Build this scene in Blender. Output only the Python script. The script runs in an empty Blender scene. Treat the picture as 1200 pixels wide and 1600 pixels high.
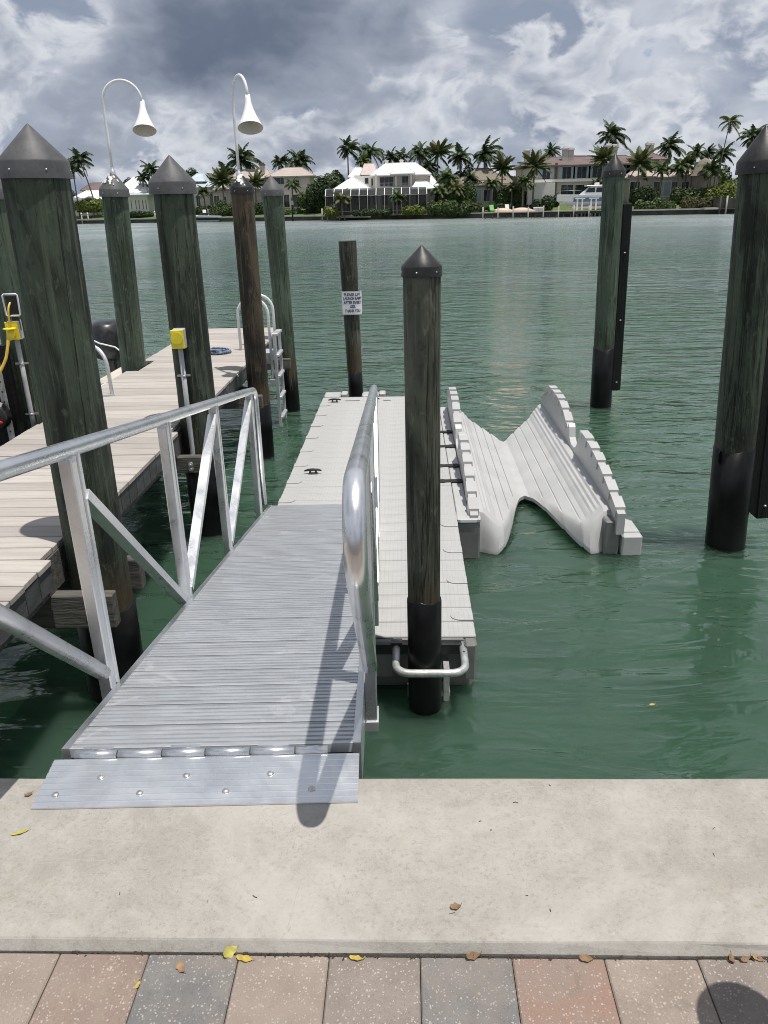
import bpy, math, random
import numpy as np
from mathutils import Vector, Matrix, Euler
PI = math.pi
R = math.radians
random.seed(7)
scene = bpy.context.scene
COL = scene.collection

# ------------------------------------------------------------------ camera
CAM_Z = 2.82
pitch, roll, yaw = math.atan2(480, 1200), math.atan(0.0232), R(2.0)
_r0 = Vector((1, 0, 0)); _f0 = Vector((0, math.cos(pitch), -math.sin(pitch))); _u0 = _r0.cross(_f0)
_u = _u0 * math.cos(roll) + _r0 * math.sin(roll)
_r = _r0 * math.cos(roll) - _u0 * math.sin(roll)
_Z = Matrix.Rotation(yaw, 3, 'Z')
CR, CU, CF = _Z @ _r, _Z @ _u, _Z @ _f0
cd = bpy.data.cameras.new('camera'); cam = bpy.data.objects.new('camera', cd); COL.objects.link(cam)
cd.sensor_fit = 'VERTICAL'; cd.sensor_height = 36; cd.lens = 27.0; cd.clip_start = 0.05; cd.clip_end = 3000
M = Matrix((CR, CU, -CF)).transposed().to_4x4(); M.translation = (0, 0, CAM_Z)
cam.matrix_world = M
scene.camera = cam

# ------------------------------------------------------------------ sun, sky, exposure
SH = Vector((-0.185, 0.085, -1.0))                      # where a shadow runs for each metre of height
sd = bpy.data.lights.new('sun', 'SUN'); sun = bpy.data.objects.new('sun', sd); COL.objects.link(sun)
sd.energy = 5.0; sd.angle = R(0.5); sd.color = (1.0, 0.955, 0.89)
sun.rotation_euler = SH.to_track_quat('-Z', 'Y').to_euler()
SUN_EL = math.atan2(1.0, math.hypot(SH.x, SH.y)); SUN_AZ = math.atan2(-SH.x, -SH.y)
scene.view_settings.view_transform = 'Standard'; scene.view_settings.look = 'None'
scene.view_settings.exposure = -0.13; scene.view_settings.gamma = 1.0
scene.cycles.use_denoising = True
scene.cycles.denoising_input_passes = 'RGB_ALBEDO_NORMAL'; scene.cycles.denoising_prefilter = 'ACCURATE'
scene.cycles.pixel_filter_type = 'BLACKMAN_HARRIS'; scene.cycles.filter_width = 1.0
scene.cycles.max_bounces = 8; scene.cycles.glossy_bounces = 4; scene.cycles.transparent_max_bounces = 12
scene.cycles.caustics_reflective = True

class NT:
    """small node-tree writer"""
    def __init__(s, tree): s.t = tree; s.n = tree.nodes; s.l = tree.links
    def put(s, typ, ins=None, **kw):
        n = s.n.new(typ)
        for k, v in kw.items(): setattr(n, k, v)
        if ins:
            for k, v in ins.items():
                sk = n.inputs[k]
                if isinstance(v, bpy.types.NodeSocket): s.l.new(v, sk)
                else: sk.default_value = v
        return n
    def math(s, op, a, b=0.0, clamp=False):
        return s.put('ShaderNodeMath', {0: a, 1: b}, operation=op, use_clamp=clamp).outputs[0]
    def vmath(s, op, a, b):
        return s.put('ShaderNodeVectorMath', {0: a, 1: b}, operation=op).outputs[0]
    def noise(s, vec, scale, detail=4.0, rough=0.55, dist=0.0, lac=2.0):
        return s.put('ShaderNodeTexNoise', {'Vector': vec, 'Scale': scale, 'Detail': detail, 'Roughness': rough, 'Distortion': dist, 'Lacunarity': lac}).outputs[0]
    def maprange(s, v, a, b, c=0.0, d=1.0, smooth=True):
        return s.put('ShaderNodeMapRange', {0: v, 1: a, 2: b, 3: c, 4: d}, interpolation_type='SMOOTHSTEP' if smooth else 'LINEAR', clamp=True).outputs[0]
    def mix(s, f, a, b, mode='MIX'):
        n = s.n.new('ShaderNodeMix'); n.data_type = 'RGBA'; n.blend_type = mode
        for k, v in ((0, f), (6, a), (7, b)):
            if isinstance(v, bpy.types.NodeSocket): s.l.new(v, n.inputs[k])
            elif k == 0: n.inputs[0].default_value = v
            else: n.inputs[k].default_value = (*v, 1.0) if len(v) == 3 else v
        return n.outputs[2]

w = bpy.data.worlds.new('World'); scene.world = w; w.use_nodes = True
w.node_tree.nodes.clear()
T = NT(w.node_tree)
sky = T.put('ShaderNodeTexSky', sky_type='NISHITA', sun_disc=False)
sky.sun_elevation = SUN_EL; sky.sun_rotation = SUN_AZ; sky.altitude = 0; sky.air_density = 1.0; sky.dust_density = 0.4
geo = T.put('ShaderNodeTexCoord').outputs['Generated']
sep = T.put('ShaderNodeSeparateXYZ', {0: geo})
# clouds: a layer seen from below, flattened towards the horizon; thin edges bright, thick cores dark
den = T.math('ADD', T.math('MAXIMUM', sep.outputs[2], 0.0), 0.80)
P = T.put('ShaderNodeCombineXYZ', {0: T.math('DIVIDE', sep.outputs[0], den), 1: T.math('DIVIDE', sep.outputs[1], den), 2: T.math('MULTIPLY', sep.outputs[2], 1.6)}).outputs[0]
P = T.vmath('MULTIPLY', P, (1.3, 1.3, 1.0))
SKY_OFF = (8.05, 5.0, 9.4)
P = T.vmath('ADD', P, SKY_OFF)
warp = T.put('ShaderNodeTexNoise', {'Vector': P, 'Scale': 4.0, 'Detail': 3.0, 'Roughness': 0.6}).outputs[1]
P = T.vmath('ADD', P, T.vmath('MULTIPLY', T.vmath('SUBTRACT', warp, (0.5, 0.5, 0.5)), (0.13, 0.13, 0.11)))
def layer(under, q, scale, detail, rough, t0, edge, core, bright, dark, sunk):
    nz = T.noise(q, scale, detail, rough)
    nu = T.noise(T.vmath('ADD', q, (0.01, 0.0, 0.16 / scale)), scale, 3.0, rough)
    m = T.maprange(nz, t0, t0 + edge)
    g = T.math('ADD', T.maprange(nz, t0 + edge * 0.4, t0 + core), T.math('MULTIPLY', T.math('SUBTRACT', nu, nz), sunk), clamp=True)
    return T.mix(m, under, T.mix(g, bright, dark)), nz
blue10 = T.vmath('MULTIPLY', sky.outputs[0], (0.078, 0.080, 0.108))
col, _ = layer(blue10, P, 5.4, 7.0, 0.56, 0.30, 0.08, 0.34, (0.64, 0.68, 0.76), (0.30, 0.355, 0.465), 1.6)
col, _ = layer(col, T.vmath('ADD', P, (5.0, 1.0, 3.0)), 8.6, 8.0, 0.55, 0.44, 0.11, 0.27, (0.76, 0.785, 0.84), (0.29, 0.34, 0.445), 2.4)
col, _ = layer(col, T.vmath('ADD', P, (2.0, 7.0, 1.0)), 1.75, 8.0, 0.52, 0.500, 0.05, 0.14, (0.40, 0.445, 0.535), (0.145, 0.180, 0.258), 1.0)
cloud10 = T.vmath('MULTIPLY', col, (10.0, 10.0, 10.0))
col = cloud10
bg = T.put('ShaderNodeBackground', {'Color': col, 'Strength': 0.1})
T.put('ShaderNodeOutputWorld', {0: bg.outputs[0]})
w.cycles.sampling_method = 'MANUAL'; w.cycles.sample_map_resolution = 256

# ------------------------------------------------------------------ helpers
class MB:
    """collects shapes and links them as one mesh object"""
    def __init__(s): s.v = []; s.f = []; s.m = []; s.sm = []
    def add(s, vs, fs, mi=0, smooth=False):
        o = len(s.v); s.v += [tuple(p) for p in vs]
        for f in fs: s.f.append(tuple(i + o for i in f)); s.m.append(mi); s.sm.append(smooth)
        return s
    def box(s, x0, x1, y0, y1, z0, z1, mi=0, b=0.0):
        if b <= 0:
            vs = [(x0, y0, z0), (x1, y0, z0), (x1, y1, z0), (x0, y1, z0), (x0, y0, z1), (x1, y0, z1), (x1, y1, z1), (x0, y1, z1)]
            return s.add(vs, [(0, 3, 2, 1), (4, 5, 6, 7), (0, 1, 5, 4), (1, 2, 6, 5), (2, 3, 7, 6), (3, 0, 4, 7)], mi)
        vs = []; idx = {}
        for ix, sx in ((0, -1), (1, 1)):
            for iy, sy in ((0, -1), (1, 1)):
                for iz, sz in ((0, -1), (1, 1)):
                    X, Y, Z = (x0, x1)[ix], (y0, y1)[iy], (z0, z1)[iz]
                    for a in range(3):
                        p = [X - sx * b, Y - sy * b, Z - sz * b]; p[a] = (X, Y, Z)[a]
                        idx[(ix, iy, iz, a)] = len(vs); vs.append(tuple(p))
        I = lambda a, b_, c, d: idx[(a, b_, c, d)]
        fs = []
        for k in (0, 1):
            q = [I(k, 0, 0, 0), I(k, 1, 0, 0), I(k, 1, 1, 0), I(k, 0, 1, 0)]; fs.append(q if k else q[::-1])
            q = [I(0, k, 0, 1), I(0, k, 1, 1), I(1, k, 1, 1), I(1, k, 0, 1)]; fs.append(q if k else q[::-1])
            q = [I(0, 0, k, 2), I(1, 0, k, 2), I(1, 1, k, 2), I(0, 1, k, 2)]; fs.append(q if k else q[::-1])
        for a in (0, 1):
            for c in (0, 1):
                fs.append([I(a, c, 0, 0), I(a, c, 1, 0), I(a, c, 1, 1), I(a, c, 0, 1)])
                fs.append([I(a, 0, c, 0), I(a, 1, c, 0), I(a, 1, c, 2), I(a, 0, c, 2)])
                fs.append([I(0, a, c, 1), I(1, a, c, 1), I(1, a, c, 2), I(0, a, c, 2)])
                for d in (0, 1): fs.append([I(a, c, d, 0), I(a, c, d, 1), I(a, c, d, 2)])
        s.add(vs, fs, mi); s.fix = True
        return s
    def obox(s, p, q, wx, wz, up=(0, 0, 1), mi=0):
        """a bar of section wx by wz from p to q"""
        p, q = Vector(p), Vector(q); d = (q - p).normalized(); sx = d.cross(Vector(up))
        if sx.length < 1e-5: sx = d.cross(Vector((0, 1, 0)))
        sx.normalize(); sz = sx.cross(d)
        vs = [e + sx * a * wx / 2 + sz * b * wz / 2 for e in (p, q) for a, b in ((-1, -1), (1, -1), (1, 1), (-1, 1))]
        return s.add(vs, [(0, 1, 2, 3), (7, 6, 5, 4), (0, 4, 5, 1), (1, 5, 6, 2), (2, 6, 7, 3), (3, 7, 4, 0)], mi)
    def tube(s, pts, r, n=10, mi=0, cap=True):
        pts = [Vector(p) for p in pts]; rs = r if isinstance(r, (list, tuple)) else [r] * len(pts)
        prev = None; vs = []; fs = []
        for i, p in enumerate(pts):
            d = (pts[min(i + 1, len(pts) - 1)] - pts[max(i - 1, 0)]).normalized()
            if prev is None:
                a = d.orthogonal().normalized()
            else:
                a = (prev - d * prev.dot(d)).normalized()
            prev = a; b = d.cross(a)
            for k in range(n):
                t = 2 * PI * k / n; vs.append(p + (a * math.cos(t) + b * math.sin(t)) * rs[i])
        for i in range(len(pts) - 1):
            for k in range(n):
                k2 = (k + 1) % n; fs.append((i * n + k, i * n + k2, (i + 1) * n + k2, (i + 1) * n + k))
        s.add(vs, fs, mi, True)
        if cap:
            o = len(s.v) - len(vs); s.f.append(tuple(o + k for k in range(n))[::-1]); s.m.append(mi); s.sm.append(False)
            o2 = o + (len(pts) - 1) * n; s.f.append(tuple(o2 + k for k in range(n))); s.m.append(mi); s.sm.append(False)
        return s
    def lathe(s, prof, n=20, c=(0, 0, 0), mi=0, smooth=True, wob=None):
        vs = []; fs = []; c = Vector(c)
        for j, (r, z) in enumerate(prof):
            for k in range(n):
                t = 2 * PI * k / n; rr = r * (wob(t, z) if wob else 1)
                vs.append(c + Vector((rr * math.cos(t), rr * math.sin(t), z)))
        for j in range(len(prof) - 1):
            for k in range(n):
                k2 = (k + 1) % n; fs.append((j * n + k, j * n + k2, (j + 1) * n + k2, (j + 1) * n + k))
        return s.add(vs, fs, mi, smooth)
    def prism(s, outline, axis, a, b, mi=0):
        """outline in the two other axes, extruded along axis from a to b"""
        def mk(u, v, t): return {'x': (t, u, v), 'y': (u, t, v), 'z': (u, v, t)}[axis]
        n = len(outline)
        vs = [mk(u, v, a) for u, v in outline] + [mk(u, v, b) for u, v in outline]
        fs = [tuple(range(n))[::-1], tuple(range(n, 2 * n))] + [(i, (i + 1) % n, n + (i + 1) % n, n + i) for i in range(n)]
        s.add(vs, fs, mi); s.fix = True
        return s
    def mesh(s, name, mats):
        me = bpy.data.meshes.new(name); me.from_pydata(s.v, [], s.f)
        for m in (mats if isinstance(mats, (list, tuple)) else [mats]): me.materials.append(m)
        me.polygons.foreach_set('material_index', s.m); me.polygons.foreach_set('use_smooth', s.sm)
        me.update()
        if getattr(s, 'fix', False):
            import bmesh
            bm = bmesh.new(); bm.from_mesh(me); bmesh.ops.recalc_face_normals(bm, faces=bm.faces); bm.to_mesh(me); bm.free()
        return me
    def build(s, name, mats, parent=None, loc=(0, 0, 0)):
        o = bpy.data.objects.new(name, s.mesh(name, mats)); COL.objects.link(o); o.location = loc
        if parent: o.parent = parent
        return o

def inst(name, me, parent=None, loc=(0, 0, 0), rot=(0, 0, 0), sc=(1, 1, 1)):
    o = bpy.data.objects.new(name, me); COL.objects.link(o); o.location = loc; o.rotation_euler = rot; o.scale = sc
    if parent: o.parent = parent
    return o
def tag(o, label=None, cat=None, group=None, kind=None):
    if label: o['label'] = label
    if cat: o['category'] = cat
    if group: o['group'] = group
    if kind: o['kind'] = kind
    return o
def thing(name, loc, label, cat, group=None, rot=(0, 0, 0)):
    o = bpy.data.objects.new(name, None); COL.objects.link(o); o.location = loc; o.rotation_euler = rot
    o.empty_display_size = 0.1
    return tag(o, label, cat, group)
def arc(c, a, b, r, t0, t1, n=8):
    c, a, b = Vector(c), Vector(a), Vector(b)
    return [c + (a * math.cos(t0 + (t1 - t0) * i / n) + b * math.sin(t0 + (t1 - t0) * i / n)) * r for i in range(n + 1)]

# ------------------------------------------------------------------ materials
MATS = {}
def base_mat(name):
    m = bpy.data.materials.new(name); m.use_nodes = True; m.node_tree.nodes.clear()
    t = NT(m.node_tree); out = t.put('ShaderNodeOutputMaterial'); MATS[name] = m
    return m, t, out
def obj_coord(t, stretch=(1, 1, 1), rnd=True):
    c = t.put('ShaderNodeTexCoord').outputs['Object']
    if rnd:
        ra = t.put('ShaderNodeObjectInfo').outputs['Random']
        off = t.put('ShaderNodeCombineXYZ', {0: t.math('MULTIPLY', ra, 37.0), 1: t.math('MULTIPLY', ra, 91.0), 2: t.math('MULTIPLY', ra, 53.0)}).outputs[0]
        c = t.vmath('ADD', c, off)
    if stretch != (1, 1, 1): c = t.vmath('MULTIPLY', c, stretch)
    return c
def pm(name, c1, c2, scale=4.0, stretch=(1, 1, 1), rough=0.6, metal=0.0, bump=0.0, bscale=40.0, lo=0.35, hi=0.65,
       detail=6, rvar=0.0, objvar=0.0, spec=0.5, dist=0.03, coat=0.0, fine=None):
    """two-colour noise material; the noise also roughens and bumps the surface"""
    m, t, out = base_mat(name)
    v = obj_coord(t, stretch)
    n = t.noise(v, scale, detail, 0.6, 0.2)
    f = t.maprange(n, lo, hi)
    col = t.mix(f, c1, c2)
    if fine:
        g = t.noise(v, fine[0], 3, 0.7); col = t.mix(t.math('MULTIPLY', t.maprange(g, 0.35, 0.7), fine[1]), col, fine[2])
    if objvar:
        ra = t.put('ShaderNodeObjectInfo').outputs['Random']
        k = t.math('ADD', t.math('MULTIPLY', ra, 2 * objvar), 1 - objvar)
        col = t.mix(1.0, col, t.put('ShaderNodeCombineXYZ', {0: k, 1: k, 2: k}).outputs[0], 'MULTIPLY')
    b = t.put('ShaderNodeBsdfPrincipled', {'Base Color': col, 'Metallic': metal, 'Specular IOR Level': spec, 'Coat Weight': coat})
    if rvar: t.l.new(t.math('ADD', t.math('MULTIPLY', t.math('SUBTRACT', n, 0.5), rvar), rough, clamp=True), b.inputs['Roughness'])
    else: b.inputs['Roughness'].default_value = rough
    if bump:
        bn = t.noise(v, bscale, 5, 0.65)
        bp = t.put('ShaderNodeBump', {'Height': bn, 'Strength': bump, 'Distance': dist}); t.l.new(bp.outputs[0], b.inputs['Normal'])
    t.l.new(b.outputs[0], out.inputs[0])
    return m

def make_materials():
    # concrete of the sea wall cap
    m, t, out = base_mat('concrete')
    v = obj_coord(t, rnd=False)
    big = t.noise(v, 3.0, 8, 0.68, 0.4); med = t.noise(v, 12, 9, 0.74, 0.6); fin = t.noise(v, 260, 2, 0.6); fin2 = t.noise(v, 90, 3, 0.7)
    c = t.mix(t.maprange(big, 0.3, 0.7), (0.288, 0.270, 0.240), (0.362, 0.343, 0.310))
    c = t.mix(t.math('MULTIPLY', t.maprange(med, 0.45, 0.72), 0.45), c, (0.42, 0.405, 0.375))
    c = t.mix(t.math('MULTIPLY', t.maprange(med, 0.5, 0.28), 0.45), c, (0.235, 0.222, 0.198))
    c = t.mix(t.math('MULTIPLY', t.maprange(fin2, 0.5, 0.72), 0.5), c, (0.20, 0.182, 0.155))
    c = t.mix(t.math('MULTIPLY', t.maprange(fin, 0.55, 0.8), 0.5), c, (0.52, 0.50, 0.465))
    # worn light scuffs and small rust-brown stains
    st = t.noise(v, 5.0, 8, 0.7, 1.5)
    c = t.mix(t.math('MULTIPLY', t.maprange(st, 0.58, 0.72), 0.40), c, (0.30, 0.245, 0.18))
    lg = t.noise(v, 1.15, 7, 0.66, 0.8)
    c = t.mix(t.math('MULTIPLY', t.maprange(lg, 0.50, 0.62), 0.42), c, (0.44, 0.42, 0.385))
    c = t.mix(t.math('MULTIPLY', t.maprange(lg, 0.45, 0.34), 0.40), c, (0.225, 0.208, 0.182))
    vor = t.put('ShaderNodeTexVoronoi', {'Vector': v, 'Scale': 26.0, 'Randomness': 1.0}).outputs[0]
    c = t.mix(t.math('MULTIPLY', t.maprange(vor, 0.06, 0.02), 0.6), c, (0.16, 0.14, 0.12))
    # hairline cracks and trowel arcs
    ck = t.noise(v, 1.7, 7, 0.62, 1.0); line = t.maprange(t.math('ABSOLUTE', t.math('SUBTRACT', ck, 0.5)), 0.0, 0.0035, 1.0, 0.0)
    c = t.mix(t.math('MULTIPLY', line, t.math('MULTIPLY', t.maprange(big, 0.5, 0.6), 0.4)), c, (0.17, 0.155, 0.135))
    tr_ = t.noise(t.vmath('MULTIPLY', v, (2, 26, 1)), 3.0, 4, 0.6, 1.8)
    c = t.mix(t.math('MULTIPLY', t.maprange(tr_, 0.56, 0.70), 0.20), c, (0.45, 0.435, 0.405))
    b = t.put('ShaderNodeBsdfPrincipled', {'Base Color': c, 'Roughness': 0.88, 'Specular IOR Level': 0.3})
    h = t.math('ADD', t.math('MULTIPLY', fin2, 0.6), t.math('MULTIPLY', fin, 0.5))
    t.l.new(t.put('ShaderNodeBump', {'Height': h, 'Strength': 0.35, 'Distance': 0.004}).outputs[0], b.inputs['Normal'])
    t.l.new(b.outputs[0], out.inputs[0])
    # pavers with white chips
    for nm, ca, cb in (('paver_tan', (0.245, 0.200, 0.168), (0.305, 0.255, 0.215)), ('paver_brown', (0.215, 0.162, 0.135), (0.275, 0.215, 0.178)),
                       ('paver_grey', (0.135, 0.132, 0.130), (0.190, 0.184, 0.178)), ('paver_red', (0.270, 0.170, 0.130), (0.245, 0.185, 0.158)),
                       ('paver_taupe', (0.195, 0.165, 0.145), (0.255, 0.218, 0.192))):
        m, t, out = base_mat(nm)
        v = obj_coord(t)
        c = t.mix(t.maprange(t.noise(v, 9, 5, 0.6), 0.3, 0.7), ca, cb)
        fn = t.noise(v, 330, 2, 0.7)
        c = t.mix(t.math('MULTIPLY', t.maprange(fn, 0.5, 0.3), 0.5), c, tuple(x * 0.5 for x in ca))
        vv = t.put('ShaderNodeTexVoronoi', {'Vector': t.vmath('ADD', v, t.vmath('MULTIPLY', t.put('ShaderNodeTexNoise', {'Vector': v, 'Scale': 60.0}).outputs[1], (0.012, 0.012, 0.012))), 'Scale': 175.0})
        size = t.math('MULTIPLY', t.maprange(t.put('ShaderNodeSeparateColor', {0: vv.outputs[1]}).outputs[0], 0.40, 1.0, 0.0, 0.46, False), 1.0)
        chip = t.math('LESS_THAN', vv.outputs[0], size)
        c = t.mix(t.math('MULTIPLY', chip, 0.50), c, (0.55, 0.50, 0.44))
        wp = t.put('ShaderNodeNewGeometry').outputs['Position']
        c = t.mix(t.math('MULTIPLY', t.maprange(t.noise(wp, 5.5, 7, 0.68, 0.6), 0.40, 0.66), 0.50), c, (0.245, 0.205, 0.172))
        c = t.mix(t.math('MULTIPLY', t.maprange(t.noise(wp, 11.0, 6, 0.7, 1.0), 0.58, 0.72), 0.40), c, (0.12, 0.105, 0.09))
        b = t.put('ShaderNodeBsdfPrincipled', {'Base Color': c, 'Roughness': 0.85, 'Specular IOR Level': 0.3})
        t.l.new(t.put('ShaderNodeBump', {'Height': t.math('ADD', fn, chip), 'Strength': 0.4, 'Distance': 0.002}).outputs[0], b.inputs['Normal'])
        t.l.new(b.outputs[0], out.inputs[0])
    # water: turbid green body under a clear rippled surface
    m, t, out = base_mat('water')
    v = t.put('ShaderNodeTexCoord').outputs['Object']
    ln = t.put('ShaderNodeVectorMath', {0: v}, operation='LENGTH').outputs['Value']
    a1 = t.noise(t.vmath('MULTIPLY', v, (0.42, 1.25, 1)), 0.75, 3, 0.5, 0.7)
    a2 = t.noise(t.vmath('MULTIPLY', v, (0.55, 1.5, 1)), 2.3, 3, 0.5, 1.0)
    a3 = t.noise(t.vmath('MULTIPLY', v, (0.8, 1.3, 1)), 8.0, 3, 0.5, 0.6)
    patch = t.maprange(t.noise(t.vmath('MULTIPLY', v, (0.5, 1.0, 1)), 0.07, 3, 0.5), 0.38, 0.62, 0.45, 1.15)
    crest = t.math('POWER', t.math('SUBTRACT', 1.0, t.math('ABSOLUTE', t.math('SUBTRACT', t.math('MULTIPLY', a1, 2.0), 1.0))), 2.0)   # rounded troughs, sharper crests
    h = t.math('ADD', t.math('MULTIPLY', crest, 0.125), t.math('ADD', t.math('MULTIPLY', a2, 0.115), t.math('MULTIPLY', a3, 0.020)))
    h = t.math('MULTIPLY', h, patch)
    bp = t.put('ShaderNodeBump', {'Height': h, 'Strength': 1.0, 'Distance': 0.62}).outputs[0]
    tint = t.noise(v, 0.35, 4, 0.6, 0.5)
    body = t.mix(t.maprange(tint, 0.3, 0.7), (0.039, 0.084, 0.054), (0.052, 0.106, 0.073))
    dif = t.put('ShaderNodeSubsurfaceScattering', {'Color': body, 'Scale': 2.2, 'Radius': (0.8, 1.0, 0.9)})
    tr = t.put('ShaderNodeBsdfTransparent', {'Color': (0.50, 0.78, 0.62, 1)})
    inner = t.put('ShaderNodeMixShader', {0: 0.30, 1: dif.outputs[0], 2: tr.outputs[0]})
    gl = t.put('ShaderNodeBsdfGlossy', {'Color': (1, 1, 1, 1), 'Roughness': t.maprange(ln, 12.0, 130.0, 0.03, 0.30, False), 'Normal': bp})
    fr = t.put('ShaderNodeFresnel', {'IOR': 1.46, 'Normal': bp})
    mx = t.put('ShaderNodeMixShader', {0: fr.outputs[0], 1: inner.outputs[0], 2: gl.outputs[0]})
    t.l.new(mx.outputs[0], out.inputs[0])
    pm('seabed', (0.05, 0.085, 0.05), (0.08, 0.11, 0.07), 1.2, rough=0.95)
    # aluminium
    for nm, r_, c1, c2 in (('aluminium', 0.30, (0.68, 0.69, 0.71), (0.80, 0.81, 0.82)), ('aluminium_plank', 0.42, (0.50, 0.515, 0.54), (0.60, 0.615, 0.635)), ('aluminium_dull', 0.5, (0.50, 0.51, 0.53), (0.66, 0.67, 0.68))):
        m, t, out = base_mat(nm)
        v = obj_coord(t)
        n = t.noise(t.vmath('MULTIPLY', v, (1, 5, 1)) if nm == 'aluminium_plank' else v, 5, 8, 0.7, 0.5); sc = t.noise(v, 120, 3, 0.6)
        sm = t.noise(v, 2.6, 6, 0.7, 1.2)
        c = t.mix(t.maprange(n, 0.3, 0.7), c1, c2)
        c = t.mix(t.math('MULTIPLY', t.maprange(sm, 0.58, 0.66), 0.3), c, (0.93, 0.93, 0.92))
        c = t.mix(t.math('MULTIPLY', t.maprange(sc, 0.6, 0.75), 0.22), c, (0.45, 0.45, 0.46))
        rr = t.math('ADD', t.math('MULTIPLY', t.math('SUBTRACT', n, 0.5), 0.35), r_, clamp=True)
        b = t.put('ShaderNodeBsdfPrincipled', {'Base Color': c, 'Metallic': 0.92 if nm == 'aluminium' else 0.6, 'Roughness': rr})
        t.l.new(t.put('ShaderNodeBump', {'Height': t.math('ADD', sc, n), 'Strength': 0.05, 'Distance': 0.002}).outputs[0], b.inputs['Normal'])
        t.l.new(b.outputs[0], out.inputs[0])
    pm('galvanised', (0.42, 0.43, 0.43), (0.56, 0.57, 0.56), 22, rough=0.5, metal=0.6, bump=0.1, bscale=60, rvar=0.2)
    pm('steel', (0.5, 0.5, 0.5), (0.62, 0.62, 0.62), 30, rough=0.35, metal=0.9)
    # piling timber, green preservative and grain along z
    for nm, c1, c2, c3 in (('timber_green', (0.060, 0.080, 0.052), (0.014, 0.019, 0.013), (0.120, 0.142, 0.098)),
                           ('timber_pale', (0.080, 0.112, 0.076), (0.040, 0.058, 0.038), (0.165, 0.195, 0.145)),
                           ('timber_brown', (0.085, 0.066, 0.040), (0.018, 0.016, 0.012), (0.150, 0.115, 0.072)),
                           ('timber_grey', (0.098, 0.102, 0.074), (0.034, 0.037, 0.026), (0.190, 0.190, 0.145)),
                           ('timber_dark', (0.010, 0.010, 0.010), (0.006, 0.006, 0.006), (0.022, 0.022, 0.020))):
        m, t, out = base_mat(nm)
        v = obj_coord(t)
        g = t.noise(t.vmath('MULTIPLY', v, (26, 26, 1.1)), 1.0, 6, 0.65, 0.8)
        g2 = t.noise(t.vmath('MULTIPLY', v, (80, 80, 2.0)), 1.0, 4, 0.6, 0.5)
        bl = t.noise(t.vmath('MULTIPLY', v, (3.5, 3.5, 0.9)), 1.0, 5, 0.6, 0.8)
        kn = t.noise(t.vmath('MULTIPLY', v, (11, 11, 5)), 1.0, 6, 0.7, 3.0)
        c = t.mix(t.maprange(bl, 0.40, 0.60), c1, c2)
        c = t.mix(t.math('MULTIPLY', t.maprange(g, 0.5, 0.74), 0.75), c, c3)
        c = t.mix(t.math('MULTIPLY', t.maprange(g2, 0.55, 0.72), 0.55), c, tuple(x * 0.35 for x in c2))
        c = t.mix(t.math('MULTIPLY', t.maprange(kn, 0.60, 0.68), 0.5), c, (c3[0] * 0.9, c3[1] * 0.85, c3[2] * 0.75))
        cn = t.noise(t.vmath('MULTIPLY', v, (9, 9, 0.30)), 1.0, 5, 0.6, 0.5)
        crack = t.maprange(t.math('ABSOLUTE', t.math('SUBTRACT', cn, 0.5)), 0.0, 0.012, 1.0, 0.0)
        c = t.mix(t.math('MULTIPLY', crack, 0.8), c, (0.008, 0.008, 0.006))
        pt = t.noise(t.vmath('MULTIPLY', v, (16, 16, 7)), 1.0, 7, 0.72, 1.0)
        c = t.mix(t.math('MULTIPLY', t.maprange(pt, 0.56, 0.64), 0.45), c, c3)
        c = t.mix(t.math('MULTIPLY', t.maprange(pt, 0.42, 0.34), 0.6), c, tuple(x * 0.6 for x in c2))
        # brown wet band just above the water sleeve
        zc = t.put('ShaderNodeSeparateXYZ', {0: t.put('ShaderNodeTexCoord').outputs['Object']}).outputs[2]
        band = t.math('MULTIPLY', t.maprange(t.math('ADD', zc, t.math('MULTIPLY', g, 0.5)), 1.25, 0.90), 0.7)
        if nm != 'timber_dark': c = t.mix(band, c, (0.085, 0.056, 0.028))
        b = t.put('ShaderNodeBsdfPrincipled', {'Base Color': c, 'Roughness': 0.75, 'Specular IOR Level': 0.35})
        hh = t.math('SUBTRACT', t.math('ADD', g, t.math('MULTIPLY', g2, -0.8)), t.math('MULTIPLY', crack, 1.2))
        t.l.new(t.put('ShaderNodeBump', {'Height': hh, 'Strength': 0.7, 'Distance': 0.012}).outputs[0], b.inputs['Normal'])
        t.l.new(b.outputs[0], out.inputs[0])
    pm('beam_timber', (0.13, 0.125, 0.11), (0.065, 0.062, 0.054), 1.0, (3, 30, 30), 0.85, bump=0.5, bscale=3)
    pm('cap_grey', (0.070, 0.071, 0.074), (0.095, 0.096, 0.099), 5, spec=0.35, fine=(26, 0.25, (0.16, 0.16, 0.155)), rough=0.55, rvar=0.25, bump=0.05)
    pm('cap_black', (0.014, 0.014, 0.015), (0.026, 0.026, 0.027), 6, spec=0.35, fine=(30, 0.2, (0.08, 0.08, 0.078)), rough=0.42, rvar=0.25, bump=0.04)
    pm('sleeve', (0.004, 0.004, 0.0045), (0.010, 0.010, 0.0105), 5, (1, 1, 0.5), spec=0.22, rough=0.34, rvar=0.3, bump=0.06, bscale=8)
    pm('black_plastic', (0.012, 0.012, 0.013), (0.03, 0.03, 0.032), 12, rough=0.35, rvar=0.2)
    pm('black_rubber', (0.010, 0.010, 0.010), (0.022, 0.021, 0.020), 12, rough=0.7)
    pm('white_paint', (0.74, 0.74, 0.73), (0.82, 0.82, 0.81), 6, rough=0.4, fine=(40, 0.12, (0.5, 0.47, 0.42)))
    pm('shade_inside', (0.56, 0.53, 0.46), (0.62, 0.59, 0.52), 6, rough=0.7)
    pm('droppings', (0.75, 0.75, 0.73), (0.6, 0.6, 0.57), 14, rough=0.9)
    pm('yellow_plastic', (0.72, 0.58, 0.03), (0.80, 0.66, 0.05), 12, rough=0.4)
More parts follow.
